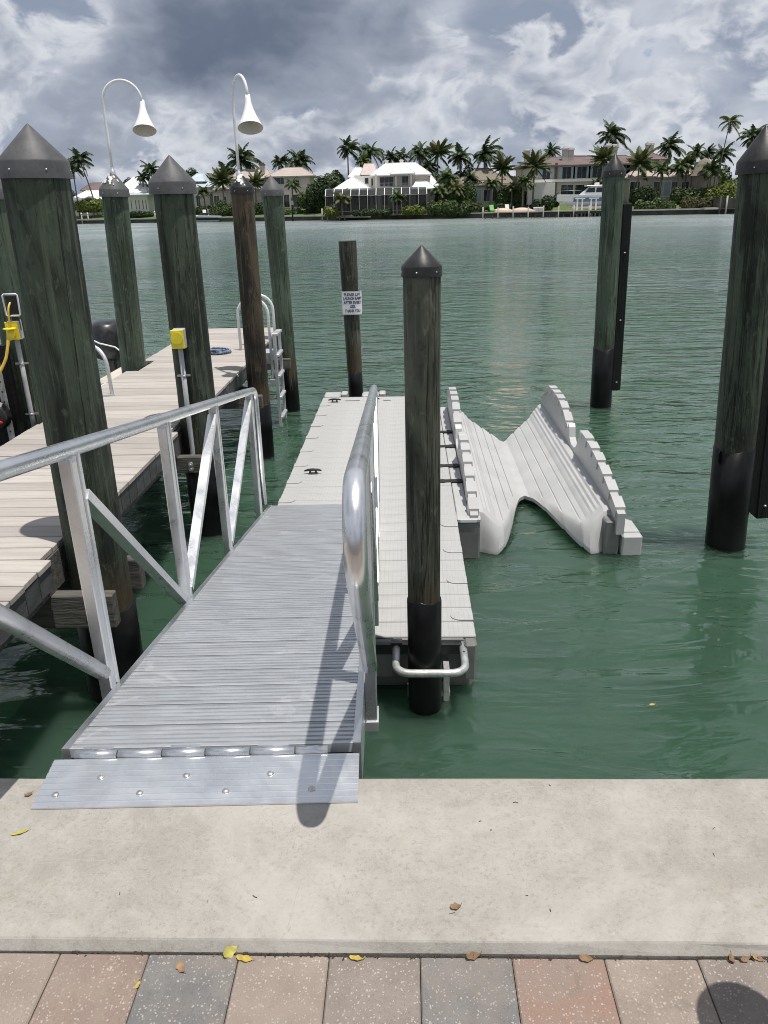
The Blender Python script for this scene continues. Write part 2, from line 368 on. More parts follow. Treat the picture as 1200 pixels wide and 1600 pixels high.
    pm('yellow_cord', (0.62, 0.40, 0.05), (0.72, 0.50, 0.08), 20, rough=0.5)
    pm('pvc_grey', (0.36, 0.37, 0.38), (0.45, 0.46, 0.47), 5, rough=0.5, rvar=0.2)
    pm('clear_plastic', (0.55, 0.56, 0.58), (0.65, 0.66, 0.67), 8, rough=0.2)
    pm('red_hose', (0.55, 0.02, 0.02), (0.65, 0.04, 0.03), 9, rough=0.4)
    pm('deck_board', (0.355, 0.325, 0.298), (0.44, 0.41, 0.378), 2.2, (1, 14, 1), rough=0.75, bump=0.25, bscale=14, objvar=0.14, fine=(30, 0.35, (0.33, 0.29, 0.25)), dist=0.006)
    pm('fascia', (0.052, 0.054, 0.054), (0.085, 0.087, 0.085), 6, (1, 1, 3), rough=0.7, objvar=0.2, bump=0.2)
    # float plastic with a faint non-slip grid
    m, t, out = base_mat('float_deck')
    v = obj_coord(t, rnd=False)
    br = t.put('ShaderNodeTexBrick', {'Vector': v, 'Scale': 1.0, 'Mortar Size': 0.0016, 'Brick Width': 0.030, 'Row Height': 0.030, 'Mortar Smooth': 0.3}, offset=0.0)
    n = t.noise(v, 3.5, 7, 0.65, 0.6); n2 = t.noise(v, 38, 4, 0.7)
    c = t.mix(t.maprange(n, 0.3, 0.7), (0.375, 0.373, 0.366), (0.435, 0.433, 0.425))
    c = t.mix(t.math('MULTIPLY', t.maprange(n2, 0.56, 0.76), 0.28), c, (0.27, 0.255, 0.23))
    c = t.mix(t.math('MULTIPLY', br.outputs[1], 0.35), c, (0.26, 0.255, 0.24))
    b = t.put('ShaderNodeBsdfPrincipled', {'Base Color': c, 'Roughness': 0.6})
    t.l.new(t.put('ShaderNodeBump', {'Height': t.math('SUBTRACT', 1.0, br.outputs[1]), 'Strength': 0.35, 'Distance': 0.003}).outputs[0], b.inputs['Normal'])
    t.l.new(b.outputs[0], out.inputs[0])
    pm('float_body', (0.13, 0.135, 0.132), (0.19, 0.192, 0.187), 3, rough=0.55, bump=0.05, fine=(14, 0.3, (0.2, 0.2, 0.18)))
    pm('ramp_plastic', (0.405, 0.407, 0.405), (0.455, 0.456, 0.452), 2.4, rough=0.42, rvar=0.15, fine=(50, 0.16, (0.36, 0.35, 0.32)))
    pm('sign_white', (0.74, 0.75, 0.77), (0.80, 0.80, 0.81), 9, rough=0.4)
    pm('sign_ink', (0.015, 0.02, 0.06), (0.02, 0.028, 0.08), 9, rough=0.5)
    pm('rope_blue', (0.05, 0.09, 0.19), (0.30, 0.35, 0.42), 30, (1, 1, 1), rough=0.9)
    pm('gelcoat', (0.66, 0.67, 0.67), (0.72, 0.73, 0.73), 2, rough=0.25)
    pm('gelcoat_blue', (0.08, 0.17, 0.30), (0.10, 0.20, 0.34), 2, rough=0.25)
    pm('dark_hull', (0.02, 0.025, 0.035), (0.03, 0.035, 0.045), 2, rough=0.3)
    pm('vinyl_beige', (0.50, 0.45, 0.38), (0.56, 0.51, 0.44), 4, rough=0.6)
    pm('leaf_yellow', (0.46, 0.36, 0.05), (0.36, 0.24, 0.06), 60, rough=0.6)
    pm('leaf_olive', (0.30, 0.29, 0.06), (0.42, 0.36, 0.08), 60, rough=0.6)
    pm('leaf_brown', (0.17, 0.10, 0.05), (0.24, 0.15, 0.08), 60, rough=0.75)
    pm('leaf_tan', (0.30, 0.20, 0.11), (0.22, 0.13, 0.07), 60, rough=0.75)
    pm('debris', (0.03, 0.025, 0.02), (0.07, 0.05, 0.03), 60, rough=0.9)
    # far shore
    pm('stucco_white', (0.66, 0.64, 0.60), (0.72, 0.70, 0.66), 0.5, rough=0.85)
    pm('stucco_beige', (0.50, 0.45, 0.39), (0.56, 0.51, 0.44), 0.4, rough=0.85)
    pm('stucco_tan', (0.44, 0.41, 0.37), (0.50, 0.47, 0.42), 0.4, rough=0.85)
    pm('stucco_shaded', (0.40, 0.36, 0.31), (0.45, 0.40, 0.35), 0.4, rough=0.85)  # beige stucco darkened, the shade on the garden house put into its colour
    pm('roof_white', (0.72, 0.71, 0.70), (0.79, 0.78, 0.77), 1.2, (1, 1, 1), rough=0.7, bump=0.2, bscale=3)
    pm('roof_pink', (0.46, 0.38, 0.35), (0.53, 0.45, 0.42), 1.2, rough=0.8, bump=0.2, bscale=3)
    pm('roof_brown', (0.120, 0.085, 0.080), (0.165, 0.120, 0.110), 1.5, (0.3, 1, 1), rough=0.8, bump=0.2, bscale=3)
    pm('roof_tan', (0.36, 0.31, 0.27), (0.43, 0.37, 0.33), 1.5, (0.3, 1, 1), rough=0.8, bump=0.2, bscale=3)
    pm('roof_metal_blue', (0.42, 0.48, 0.52), (0.50, 0.56, 0.60), 0.8, rough=0.45)
    pm('thatch', (0.17, 0.145, 0.115), (0.24, 0.21, 0.17), 6, rough=0.95, bump=0.5, bscale=8)
    pm('blue_siding', (0.08, 0.16, 0.23), (0.10, 0.19, 0.27), 1, rough=0.7)
    pm('shutter_blue', (0.28, 0.36, 0.39), (0.33, 0.41, 0.44), 2, rough=0.6)
    pm('window_glass', (0.018, 0.024, 0.028), (0.03, 0.038, 0.042), 0.5, rough=0.08)
    pm('window_frame', (0.62, 0.60, 0.56), (0.66, 0.64, 0.60), 1, rough=0.6)
    pm('screen_mesh', (0.012, 0.014, 0.015), (0.02, 0.022, 0.023), 1, rough=0.9)
    m = MATS['screen_mesh']; t = NT(m.node_tree)
    bs = [n for n in m.node_tree.nodes if n.type == 'BSDF_PRINCIPLED'][0]; out = [n for n in m.node_tree.nodes if n.type == 'OUTPUT_MATERIAL'][0]
    tr = t.put('ShaderNodeBsdfTransparent'); mx = t.put('ShaderNodeMixShader', {0: 0.88, 1: tr.outputs[0], 2: bs.outputs[0]}); t.l.new(mx.outputs[0], out.inputs[0])
    pm('pipe_brown', (0.10, 0.06, 0.05), (0.12, 0.08, 0.07), 1, rough=0.6)
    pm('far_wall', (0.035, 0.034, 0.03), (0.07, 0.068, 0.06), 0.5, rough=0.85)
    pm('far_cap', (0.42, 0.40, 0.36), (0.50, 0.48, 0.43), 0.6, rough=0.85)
    pm('dock_wood', (0.30, 0.28, 0.25), (0.40, 0.38, 0.34), 1, rough=0.85)
    pm('lawn', (0.075, 0.125, 0.028), (0.11, 0.165, 0.04), 0.7, rough=0.9, fine=(5, 0.4, (0.05, 0.08, 0.02)))
    pm('palm_trunk', (0.20, 0.18, 0.15), (0.12, 0.105, 0.085), 3, (1, 1, 5), rough=0.9)
    for nm, c1, c2 in (('frond_dark', (0.030, 0.052, 0.020), (0.050, 0.078, 0.028)), ('frond_green', (0.050, 0.082, 0.025), (0.080, 0.115, 0.035)),
                       ('frond_olive', (0.085, 0.105, 0.035), (0.120, 0.130, 0.050)),
                       ('leaf_dark', (0.026, 0.048, 0.016), (0.045, 0.075, 0.022)), ('leaf_mid', (0.045, 0.078, 0.020), (0.075, 0.115, 0.030)),
                       ('leaf_bright', (0.105, 0.145, 0.020), (0.145, 0.175, 0.030)), ('leaf_ochre', (0.10, 0.085, 0.035), (0.075, 0.085, 0.03))):
        m, t, out = base_mat(nm)
        g = t.put('ShaderNodeNewGeometry').outputs['Random Per Island']
        c = t.mix(g, c1, c2)
        d = t.put('ShaderNodeBsdfPrincipled', {'Base Color': c, 'Roughness': 0.55, 'Specular IOR Level': 0.35})
        tl = t.put('ShaderNodeBsdfTranslucent', {'Color': c})
        mx = t.put('ShaderNodeMixShader', {0: 0.25, 1: d.outputs[0], 2: tl.outputs[0]}); t.l.new(mx.outputs[0], out.inputs[0])
    pm('kayak_tan', (0.50, 0.38, 0.28), (0.56, 0.44, 0.33), 2, rough=0.5)
    pm('green_plastic', (0.18, 0.5, 0.12), (0.22, 0.55, 0.15), 2, rough=0.5)
    pm('orange_plastic', (0.60, 0.24, 0.05), (0.65, 0.28, 0.06), 2, rough=0.5)
make_materials()
mt = MATS
# ================================================================== SETTING: water, sea wall, pavement
WALL_Y = 1.793                                           # water face of the sea wall
wm = MB(); wm.add([(-900, WALL_Y - 0.3, 0), (900, WALL_Y - 0.3, 0), (900, 1500, 0), (-900, 1500, 0)], [(0, 1, 2, 3)])
tag(wm.build('water', mt['water']), 'green rippled bay water reaching to the far shore', kind='structure')
sb = MB(); sb.add([(-900, WALL_Y - 0.3, -1.7), (900, WALL_Y - 0.3, -1.7), (900, 1500, -1.7), (-900, 1500, -1.7)], [(0, 1, 2, 3)])
tag(sb.build('sea_floor', mt['seabed']), 'murky green bottom under the water', kind='structure')

CAP_Z, PAV_Z = 1.27, 1.246
capb = MB()
nx = 90; rnd = random.Random(3)
prof = [(WALL_Y - 0.03, -1.9), (WALL_Y - 0.03, 0.85), (WALL_Y, 0.85), (WALL_Y, CAP_Z - 0.012), (WALL_Y - 0.004, CAP_Z - 0.004), (WALL_Y - 0.012, CAP_Z), (1.258, CAP_Z), (1.254, CAP_Z - 0.003), (1.2415, CAP_Z - 0.023), (1.240, CAP_Z - 0.25)]
vs = []; fs = []; NP = len(prof)
for i in range(nx + 1):
    X = -14 + 28 * i / nx
    for j, (y, z) in enumerate(prof):
        jit = rnd.uniform(-0.0025, 0.0025) if j in (3, 4, 5, 6, 7, 8) else 0
        vs.append((X, y + jit, z + (jit * 0.4 if j in (5, 6) else 0)))
for i in range(nx):
    for j in range(NP - 1):
        fs.append((i * NP + j, (i + 1) * NP + j, (i + 1) * NP + j + 1, i * NP + j + 1))
capb.add(vs, fs); capb.fix = True
tag(capb.build('sea_wall', mt['concrete']), 'pale concrete sea wall cap in front of the pavers', kind='structure')
# pavement bed and single pavers
pav = thing('pavement', (0, 0, PAV_Z), 'band of brown, grey and red speckled pavers', None); del pav['label']; tag(pav, 'band of brown, grey and red speckled pavers', kind='structure')
MB().box(-14, 14, -8, 1.2385, -0.3, -0.012).build('paving_bed', mt['debris'], pav)
PW, PL = 0.2055, 0.31
pmeshes = {}
order = ['paver_tan', 'paver_brown', 'paver_grey', 'paver_tan', 'paver_taupe', 'paver_grey', 'paver_red', 'paver_tan', 'paver_taupe']
rp = random.Random(5)
for row in range(4):
    y1 = 1.236 - row * PL
    for i in range(-18, 30):
        x0 = -1.0125 + i * PW
        mn = order[i] if (row == 0 and 0 <= i < 9) else rp.choice(order)
        if mn not in pmeshes:
            pmeshes[mn] = MB().box(0.0009, PW - 0.0009, -PL + 0.0015, -0.0005, -0.06, 0.0, b=0.003).mesh('paver', mt[mn])
        inst('paver', pmeshes[mn], pav, (x0, y1, rp.uniform(-0.0018, 0.0018)), (rp.uniform(-.004, .004), rp.uniform(-.004, .004), 0))
# dirt in the joint between cap and pavers
dm = MB(); rd = random.Random(11)
for k in range(420):
    x = rd.choice([rd.gauss(-0.12, 0.22), rd.uniform(-1.1, 1.1), rd.gauss(0.78, 0.07)]); y = 1.2385 - abs(rd.gauss(0, 0.0035)); s_ = rd.uniform(0.001, 0.0035)
    a = rd.uniform(0, PI); ux, uy = math.cos(a) * s_ * 1.8, math.sin(a) * s_ * 1.8
    dm.add([(x - ux, y - uy, PAV_Z + 0.001), (x + uy * .5, y - ux * .5, PAV_Z + 0.001), (x + ux, y + uy, PAV_Z + 0.002), (x - uy * .3, y + ux * .3, PAV_Z + s_ * 1.5)], [(0, 1, 3), (1, 2, 3), (2, 0, 3)])
tag(dm.build('dirt', mt['debris']), 'dark crumbs of dirt in the joint along the cap', kind='stuff')

# ================================================================== GANGWAY
SL = -0.2027
g = thing('gangway', (-1.05, 1.88, 1.30), 'ribbed aluminium gangway with tube handrails sloping down to the floating dock', 'gangway', rot=(0, 0, R(1.887)))
GW = 0.885
PLK, NPK = 0.155, 28
prof = [(0.0, -0.03), (0.0, -0.0005)]
nr = 5
for k in range(nr):
    a = 0.001 + k * (PLK - 0.0125) / nr; wq = (PLK - 0.0125) / nr
    prof += [(a, 0.0), (a + wq * 0.55, 0.0), (a + wq * 0.57, -0.006), (a + wq * 0.98, -0.006)]
prof += [(PLK - 0.0115, 0.0), (PLK - 0.0095, 0.0), (PLK - 0.0095, -0.03)]
slope = math.atan(SL)
pk = MB(); n = len(prof)
pk.add([(0.012, y, z) for y, z in prof] + [(GW - 0.012, y, z) for y, z in prof], [(i, n + i, n + i + 1, i + 1) for i in range(n - 1)] + [tuple(range(n)), tuple(range(2 * n - 1, n - 1, -1))])
pk.fix = True
pkm = pk.mesh('plank', mt['aluminium_plank'])
c_, s_ = math.cos(slope), math.sin(slope)
LEN = NPK * PLK
for k in range(NPK):
    d = k * PLK
    inst('plank', pkm, g, (0, d * c_, d * s_ + random.uniform(-.0006, .0006)), (slope, 0, random.uniform(-.0008, .0008)))
def gl(x, s, z):                                          # gangway local: lateral, along, height over the hinge level
    return (x, s, z)
def on(s, dz=0.0): return s * SL + dz
# side beams under and beside the planks
for nm, xa, xb in (('side_beam', -0.012, 0.012), ('side_beam', GW - 0.012, GW + 0.012)):
    b = MB(); L2 = LEN * c_
    b.add([(xa, -0.01, on(-0.01, -0.16)), (xb, -0.01, on(-0.01, -0.16)), (xb, -0.01, on(-0.01, 0.006)), (xa, -0.01, on(-0.01, 0.006)),
           (xa, L2, on(L2, -0.16)), (xb, L2, on(L2, -0.16)), (xb, L2, on(L2, 0.006)), (xa, L2, on(L2, 0.006))],
          [(0, 1, 2, 3), (7, 6, 5, 4), (0, 4, 5, 1), (1, 5, 6, 2), (2, 6, 7, 3), (3, 7, 4, 0)])
    b.build(nm, mt['aluminium'], g)
for s in (0.02, LEN * c_ - 0.03):
    MB().obox((0.012, s, on(s, -0.10)), (GW - 0.012, s, on(s, -0.10)), 0.04, 0.1).build('end_beam', mt['aluminium_dull'], g)
RAIL_H0, RAIL_SL = 0.890, -0.173
def rz(s): return RAIL_H0 + RAIL_SL * s
posts = [0.47, 1.56, 2.62, 3.86]
RT = 0.0275
for side, x in ((-1, -0.034), (1, GW + 0.034)):
    # top rail, nose loop and return tube in one bent pipe
    s1 = 4.12
    d1 = Vector((0, -1, -RAIL_SL)).normalized()
    foot = Vector((x, 0.43, on(0.43, 0.075)))
    RN = 0.12; tip_s = -0.36                              # nose radius and how far it reaches over the plate
    cN = Vector((x, tip_s + RN, rz(tip_s + RN) - RN))
    nose = [cN + Vector((0, math.cos(a), math.sin(a))) * RN for a in [PI / 2 - 0.17 + (PI - 0.50) * i / 11 for i in range(12)]]
    path = []
    far = [Vector((x, s1, on(s1, 0.04))), Vector((x, s1, rz(s1) - 0.16))] + arc((x, s1 - 0.09, rz(s1) - 0.10 + 0.02), (0, 1, 0), (0, 0, 1), 0.09, 0, PI / 2 - .15, 6)
    path = far + [Vector((x, s, rz(s))) for s in (3.7, 2.8, 1.9, 1.0, 0.3)] + nose + [foot]
    MB().tube(path, RT, 16).build('handrail', mt['aluminium'], g)
    for i, s in enumerate(posts):
        zb, zt = on(s, -0.165), rz(s) - 0.018
        p = MB()
        sx = side
        # square tube pair with a groove between: outer channel and inner flange
        p.box(x - 0.022, x + 0.022, s - 0.043, s + 0.004, zb, zt, b=0.004)
        p.box(x - 0.015, x + 0.015, s + 0.004, s + 0.014, zb + 0.01, zt - 0.01)
        p.box(x - 0.022, x + 0.022, s + 0.014, s + 0.042, zb, zt, b=0.004)
        po = p.build('post', mt['aluminium'], g)
        wd = MB(); wd.lathe([(0.0, 0.02), (0.02, 0.016), (0.026, 0.0), (0.027, -0.016)], 10, (x, s - 0.022, zt)); wd.lathe([(0.0, 0.02), (0.018, 0.014), (0.022, 0.0), (0.022, -0.016)], 10, (x, s + 0.026, zt))
        wd.build('weld', mt['aluminium_dull'], po)
    br = [((posts[0] + 0.045, rz(posts[0]) - 0.17), (posts[1] - 0.04, on(posts[1], 0.0))),
          ((posts[2] - 0.045, rz(posts[2]) - 0.07), (posts[1] + 0.05, on(posts[1], 0.03))),
          ((posts[3] - 0.045, rz(posts[3]) - 0.07), (posts[2] + 0.05, on(posts[2], 0.03)))]
    for (sa, za), (sb_, zb) in br:
        MB().obox((x, sa, za), (x, sb_, zb), 0.036, 0.05, up=(1, 0, 0)).build('brace', mt['aluminium'], g)
    MB().box(x - 0.026, x + 0.026, posts[0] - 0.05, posts[0] + 0.05, on(posts[0], -0.19), on(posts[0], -0.15)).build('foot_plate', mt['aluminium_dull'], g)
# hinge and transition plate
kx = [0.035, 0.165, 0.30, 0.43, 0.565, 0.70, 0.80]
for i in range(6):
    MB().tube([(kx[i] + 0.002, -0.028, -0.004), (kx[i + 1] - 0.002, -0.028, -0.004)], 0.0155, 12).build('hinge_knuckle', mt['aluminium'], g)
    if i % 2 == 0:
        MB().obox((kx[i] + 0.02, -0.008, 0.0035), (kx[i + 1] - 0.02, -0.008, 0.0035), 0.012, 0.008).build('weld', mt['aluminium'], g)
tp = MB(); prof = []
n_r = 8; W0, W1 = -0.222, -0.044
for k in range(n_r):
    a = W0 + (W1 - W0) * k / n_r; wq = (W1 - W0) / n_r
    h = lambda y: -0.024 + 0.020 * (y - W0) / (W1 - W0)
    prof += [(a, h(a)), (a + wq * 0.72, h(a + wq * .72)), (a + wq * 0.80, h(a + wq * .8) - 0.0022), (a + wq * 0.92, h(a + wq * .92) - 0.0022)]
prof += [(W1, -0.004), (W1, -0.012), (W0, -0.0305), (W0 - 0.001, -0.027)]
tp.prism([(y, z) for y, z in prof], 'x', -0.022, GW + 0.008)
tpo = tp.build('transition_plate', mt['aluminium'], g)
for bx, by in ((0.03, -0.175), (0.27, -0.175), (0.515, -0.175), (0.76, -0.175), (0.14, -0.115), (0.39, -0.115), (0.635, -0.115)):
    hh = -0.024 + 0.020 * (by - W0) / (W1 - W0)
    bo = MB(); bo.lathe([(0.0, 0.0042), (0.006, 0.0042), (0.0085, 0.0022), (0.0105, 0.0008), (0.0105, -0.002)], 14, (bx, by, hh))
    bo.build('bolt', mt['steel'], tpo)

# ================================================================== FLOATING DOCK
FX0, FX1, FY0, FY1, FZ = -1.170, 0.402, 4.03, 10.50, 0.36
fd = thing('floating_dock', (0, 0, 0), 'light grey plastic floating dock of ribbed deck strips beneath the gangway', 'floating dock')
def float_body(y0, y1, nm):
    b = MB(); b.box(FX0 + 0.01, FX1 - 0.012, y0, y1, -0.12, 0.335, b=0.02); o = b.build(nm, mt['float_body'], fd)
    ks = np.arange(y0 + 0.25, y1 - 0.05, 0.508)
    for yy in ks:                                         # moulded pockets down the side
        MB().box(FX1 - 0.030, FX1 - 0.006, yy - 0.09, yy + 0.09, -0.10, 0.30, b=0.01).build('side_rib', mt['float_body'], o)
float_body(4.10, 7.20, 'float_section'); float_body(7.225, FY1 - 0.02, 'float_section')
SP = 0.1812
stm = MB().box(FX0, FX1, 0.004, SP - 0.004, -0.03, 0.0, b=0.005).mesh('deck_strip', mt['float_deck'])
k = 0; y = FY0 + 0.06
while y + SP < FY1:
    inst('deck_strip', stm, fd, (0, y, FZ + random.uniform(-.0012, .0012))); y += SP; k += 1
MB().box(FX0 + 0.02, FX1 - 0.02, FY0 + 0.06, FY1 - 0.02, 0.325, 0.352).build('deck_base', mt['float_body'], fd)
# coupler tabs along both edges, rounded
def coupler_mesh(sgn):
    o = []
    for i in range(13):
        a = PI / 2 + PI * i / 12; o.append((math.cos(a) * 0.062 - 0.02, math.sin(a) * 0.055))
    o += [(0.058, -0.055), (0.058, 0.055)]
    return MB().prism([(u * sgn, v) for u, v in o], 'z', -0.02, 0.0055).mesh('coupler', mt['float_deck'])
cr_, cl_ = coupler_mesh(1), coupler_mesh(-1)
rim = MB().prism([(math.cos(t) * 0.0645 - 0.02, math.sin(t) * 0.0575) for t in [PI / 2 + PI * i / 12 for i in range(13)]] + [(0.0575, -0.0575), (0.0575, 0.0575)], 'z', -0.02, 0.0022).mesh('coupler_rim', mt['float_body'])
rim_l = MB().prism([(-(math.cos(t) * 0.0645 - 0.02), math.sin(t) * 0.0575) for t in [PI / 2 + PI * i / 12 for i in range(13)]] + [(-0.0575, -0.0575), (-0.0575, 0.0575)], 'z', -0.02, 0.0022).mesh('coupler_rim', mt['float_body'])
for i in range(4):
    yy = 4.335 + 0.508 * i
    c = inst('coupler', cr_, fd, (FX1 - 0.058, yy, FZ)); inst('coupler_rim', rim, c)
for i in range(13):
    yy = 4.41 + 0.508 * i
    if yy < FY1 - 0.1:
        c = inst('coupler', cl_, fd, (FX0 + 0.058, yy, FZ)); inst('coupler_rim', rim_l, c)
# black dog-bone couplers between dock and ramp
db = MB()
ol = []
for i in range(11):
    a = -PI * 0.72 + 2 * PI * 0.72 * i / 10; ol.append((0.075 + 0.048 * math.cos(a), 0.048 * math.sin(a)))
ol2 = [(-u, -v) for u, v in ol]
dbm = MB().prism(ol + ol2, 'z', -0.02, 0.006).mesh('joint_coupler', mt['black_rubber'])
for yy in (6.92, 7.38, 8.05, 8.62): inst('joint_coupler', dbm, fd, (FX1 - 0.005, yy, FZ + 0.0015), (0, 0, R(4)))
# cleats
def cleat_mesh():
    m_ = MB()
    m_.box(-0.045, 0.045, -0.022, 0.022, 0.0, 0.008, b=0.002)
    for s in (-1, 1): m_.box(s * 0.028 - 0.01, s * 0.028 + 0.01, -0.012, 0.012, 0.006, 0.034)
    m_.tube([(-0.085, 0, 0.030), (-0.05, 0, 0.040), (0, 0, 0.042), (0.05, 0, 0.040), (0.085, 0, 0.030)], [0.007, 0.012, 0.014, 0.012, 0.007], 8)
    return m_.mesh('cleat', mt['black_plastic'])
clm = cleat_mesh()
for x_, y_ in ((-0.945, 7.19), (-0.985, 10.15), (-0.465, 10.17)): inst('cleat', clm, fd, (x_, y_, FZ), (0, 0, R(3)))
# black recesses near the far edge and corner bumpers
for x_ in (-1.03, -0.50):
    b = MB(); b.box(x_ - 0.14, x_ + 0.10, FY1 - 0.005, FY1 + 0.22, 0.18, 0.372, b=0.02); b.box(x_ + 0.102, x_ + 0.19, FY1 - 0.005, FY1 + 0.17, 0.19, 0.395, b=0.012)
    b.build('end_bumper', mt['ramp_plastic'], fd)
for x_ in (-0.80, -0.70, -0.28):
    MB().box(x_ - 0.05, x_ + 0.05, 10.20, 10.225, FZ - 0.01, FZ + 0.003).build('slot', mt['black_rubber'], fd)
# near end: moulded lip, black bracket strip with bolt holes and the piling hoop
MB().box(FX0 + 0.01, -0.105, FY0 - 0.0, FY0 + 0.056, 0.10, 0.352, b=0.012).build('end_lip', mt['float_body'], fd)
MB().box(0.325, FX1, FY0 - 0.03, FY0 + 0.056, 0.10, 0.357, b=0.014).build('end_lip', mt['float_body'], fd)
MB().box(-0.104, 0.324, FY0 + 0.035, FY0 + 0.06, 0.30, 0.35).build('end_strip', mt['float_body'], fd)
hs = MB(); hs.box(-0.50, 0.33, FY0 - 0.004, FY0 + 0.034, 0.272, 0.338); hso = hs.build('bracket', mt['black_plastic'], fd)
hl = MB()
for x_ in np.arange(-0.47, -0.08, 0.035): hl.lathe([(0.0, 0.0), (0.010, 0.0), (0.010, 0.003)], 10, (x_, FY0 + 0.01, 0.3385))
hl.build('bolt_hole', mt['float_deck'], hso)
hp = [Vector((-0.085, FY0 + 0.06, 0.318)), Vector((-0.085, 3.90, 0.312))] + arc((0.0, 3.85, 0.31), (-1, 0, 0), (0, -1, 0), 0.085, 0.15, PI / 2, 6) + arc((0.235, 3.85, 0.31), (1, 0, 0), (0, -1, 0), 0.085, PI / 2, 0.15, 6) + [Vector((0.320, 3.90, 0.312)), Vector((0.320, FY0 + 0.06, 0.318))]
hoop = MB().tube(hp, 0.0235, 14).build('piling_hoop', mt['galvanised'], fd)
MB().box(-0.118, -0.05, FY0 - 0.006, FY0 + 0.05, 0.29, 0.352).build('clamp', mt['black_plastic'], hoop)
MB().lathe([(0.0, 0.004), (0.006, 0.004), (0.006, -0.002)], 10, (0.320, 3.95, 0.336)).build('bolt', mt['black_plastic'], hoop)
ub = MB(); ub.box(-0.02, 0.24, 3.95, 4.06, 0.02, 0.05); ub.box(0.20, 0.235, 3.93, 4.06, -0.06, 0.22); ub.build('under_bracket', mt['galvanised'], fd)

# ================================================================== LAUNCH RAMP
LX, LZ = 1.160, 0.0
ramp = thing('launch_ramp', (LX, 6.0, 0), 'grey moulded plastic boat launch ramp with scalloped side walls beside the floating dock', 'launch ramp')
# cross profile from the valley outwards (distance, height); pairs make grooves
half = [(0.0, 0.085), (0.045, 0.087), (0.075, 0.105)]
def groove(d, z, w_=0.012, dp=0.012): return [(d - w_, z), (d - w_ * 0.5, z - dp), (d + w_ * 0.5, z - dp), (d + w_, z)]
def zl(d): return 0.105 + (d - 0.075) * 0.36
half += groove(0.16, zl(0.16)) + groove(0.265, zl(0.265)) + groove(0.375, zl(0.375))
half += [(0.43, zl(0.43)), (0.455, 0.262), (0.475, 0.272), (0.49, 0.292), (0.515, 0.298), (0.53, 0.318), (0.555, 0.324), (0.57, 0.345), (0.60, 0.352), (0.64, 0.352)]
FARY = 3.85
_base = [(0.0, 0.085), (0.0407, 0.087), (0.0679, 0.105), (0.389, zl(0.43)), (0.516, 0.345), (0.60, 0.352)]
def zsm(d):
    for (a_, za_), (b_, zb_) in zip(_base, _base[1:]):
        if d <= b_: return za_ + (zb_ - za_) * (d - a_) / (b_ - a_)
    return 0.352
def near_edge(d):
    if d < 0.40: return 0.03 + 0.605 * (1 + math.cos(PI * (d / 0.40) ** 0.92))      # rounded notch, rounded lobes
    return 0.03 + 0.07 * (1 - math.cos(PI * (d - 0.40) / 0.19)) / 2
def far_edge(d): return FARY - 0.80 * (1 - d / 0.58) ** 1.1
NS = 26
half = [(d * 0.905, z) for d, z in half]
_h = []
for (da, za), (db_, zb_) in zip(half, half[1:]):
    k_ = max(1, int((db_ - da) / 0.022)); _h += [(da + (db_ - da) * i / k_, za + (zb_ - za) * i / k_) for i in range(k_)]
half = _h + [half[-1]]
def surf(sign):
    rows = []
    for d, z in half:
        y0, y1 = near_edge(d), far_edge(d); row = []
        for i in range(NS + 1):
            t = (i / NS) ** 2.2; yy = y0 + (y1 - y0) * t
            dist = yy - y0; e = min(1.0, d / 0.43); lipw = 0.30 - 0.16 * e
            drop = 0.0
            if dist < lipw: drop = (z - 0.075 + 0.055 * e) * (0.12 + 0.88 * e) * (1 - dist / lipw) ** (1.6 + 1.0 * e)
            q_ = min(1.0, max(0.0, (dist - 0.16) / 0.12)); zq = zsm(d) + (z - zsm(d)) * q_
            row.append((sign * d, yy, zq - drop + 0.02 * t))
        rows.append(row)
    return rows
mb = MB()
for sg in (-1, 1):
    rows = surf(sg)
    top = [p for r_ in rows for p in r_]; bot = [(x, y, z - 0.035) for x, y, z in top]
    nR, nC = len(rows), NS + 1; fs = []
    for a in range(nR - 1):
        for b in range(nC - 1):
            q = (a * nC + b, (a + 1) * nC + b, (a + 1) * nC + b + 1, a * nC + b + 1); fs.append(q); fs.append(tuple(nR * nC + i for i in q[::-1]))
        for b in (0, nC - 1):
            q = (a * nC + b, (a + 1) * nC + b, nR * nC + (a + 1) * nC + b, nR * nC + a * nC + b); fs.append(q)
    mb.add(top + bot, fs, 0, True)
mb.fix = True
cr2 = mb.build('cradle', mt['ramp_plastic'], ramp)
cr2.modifiers.new('edge', 'EDGE_SPLIT').split_angle = R(24)
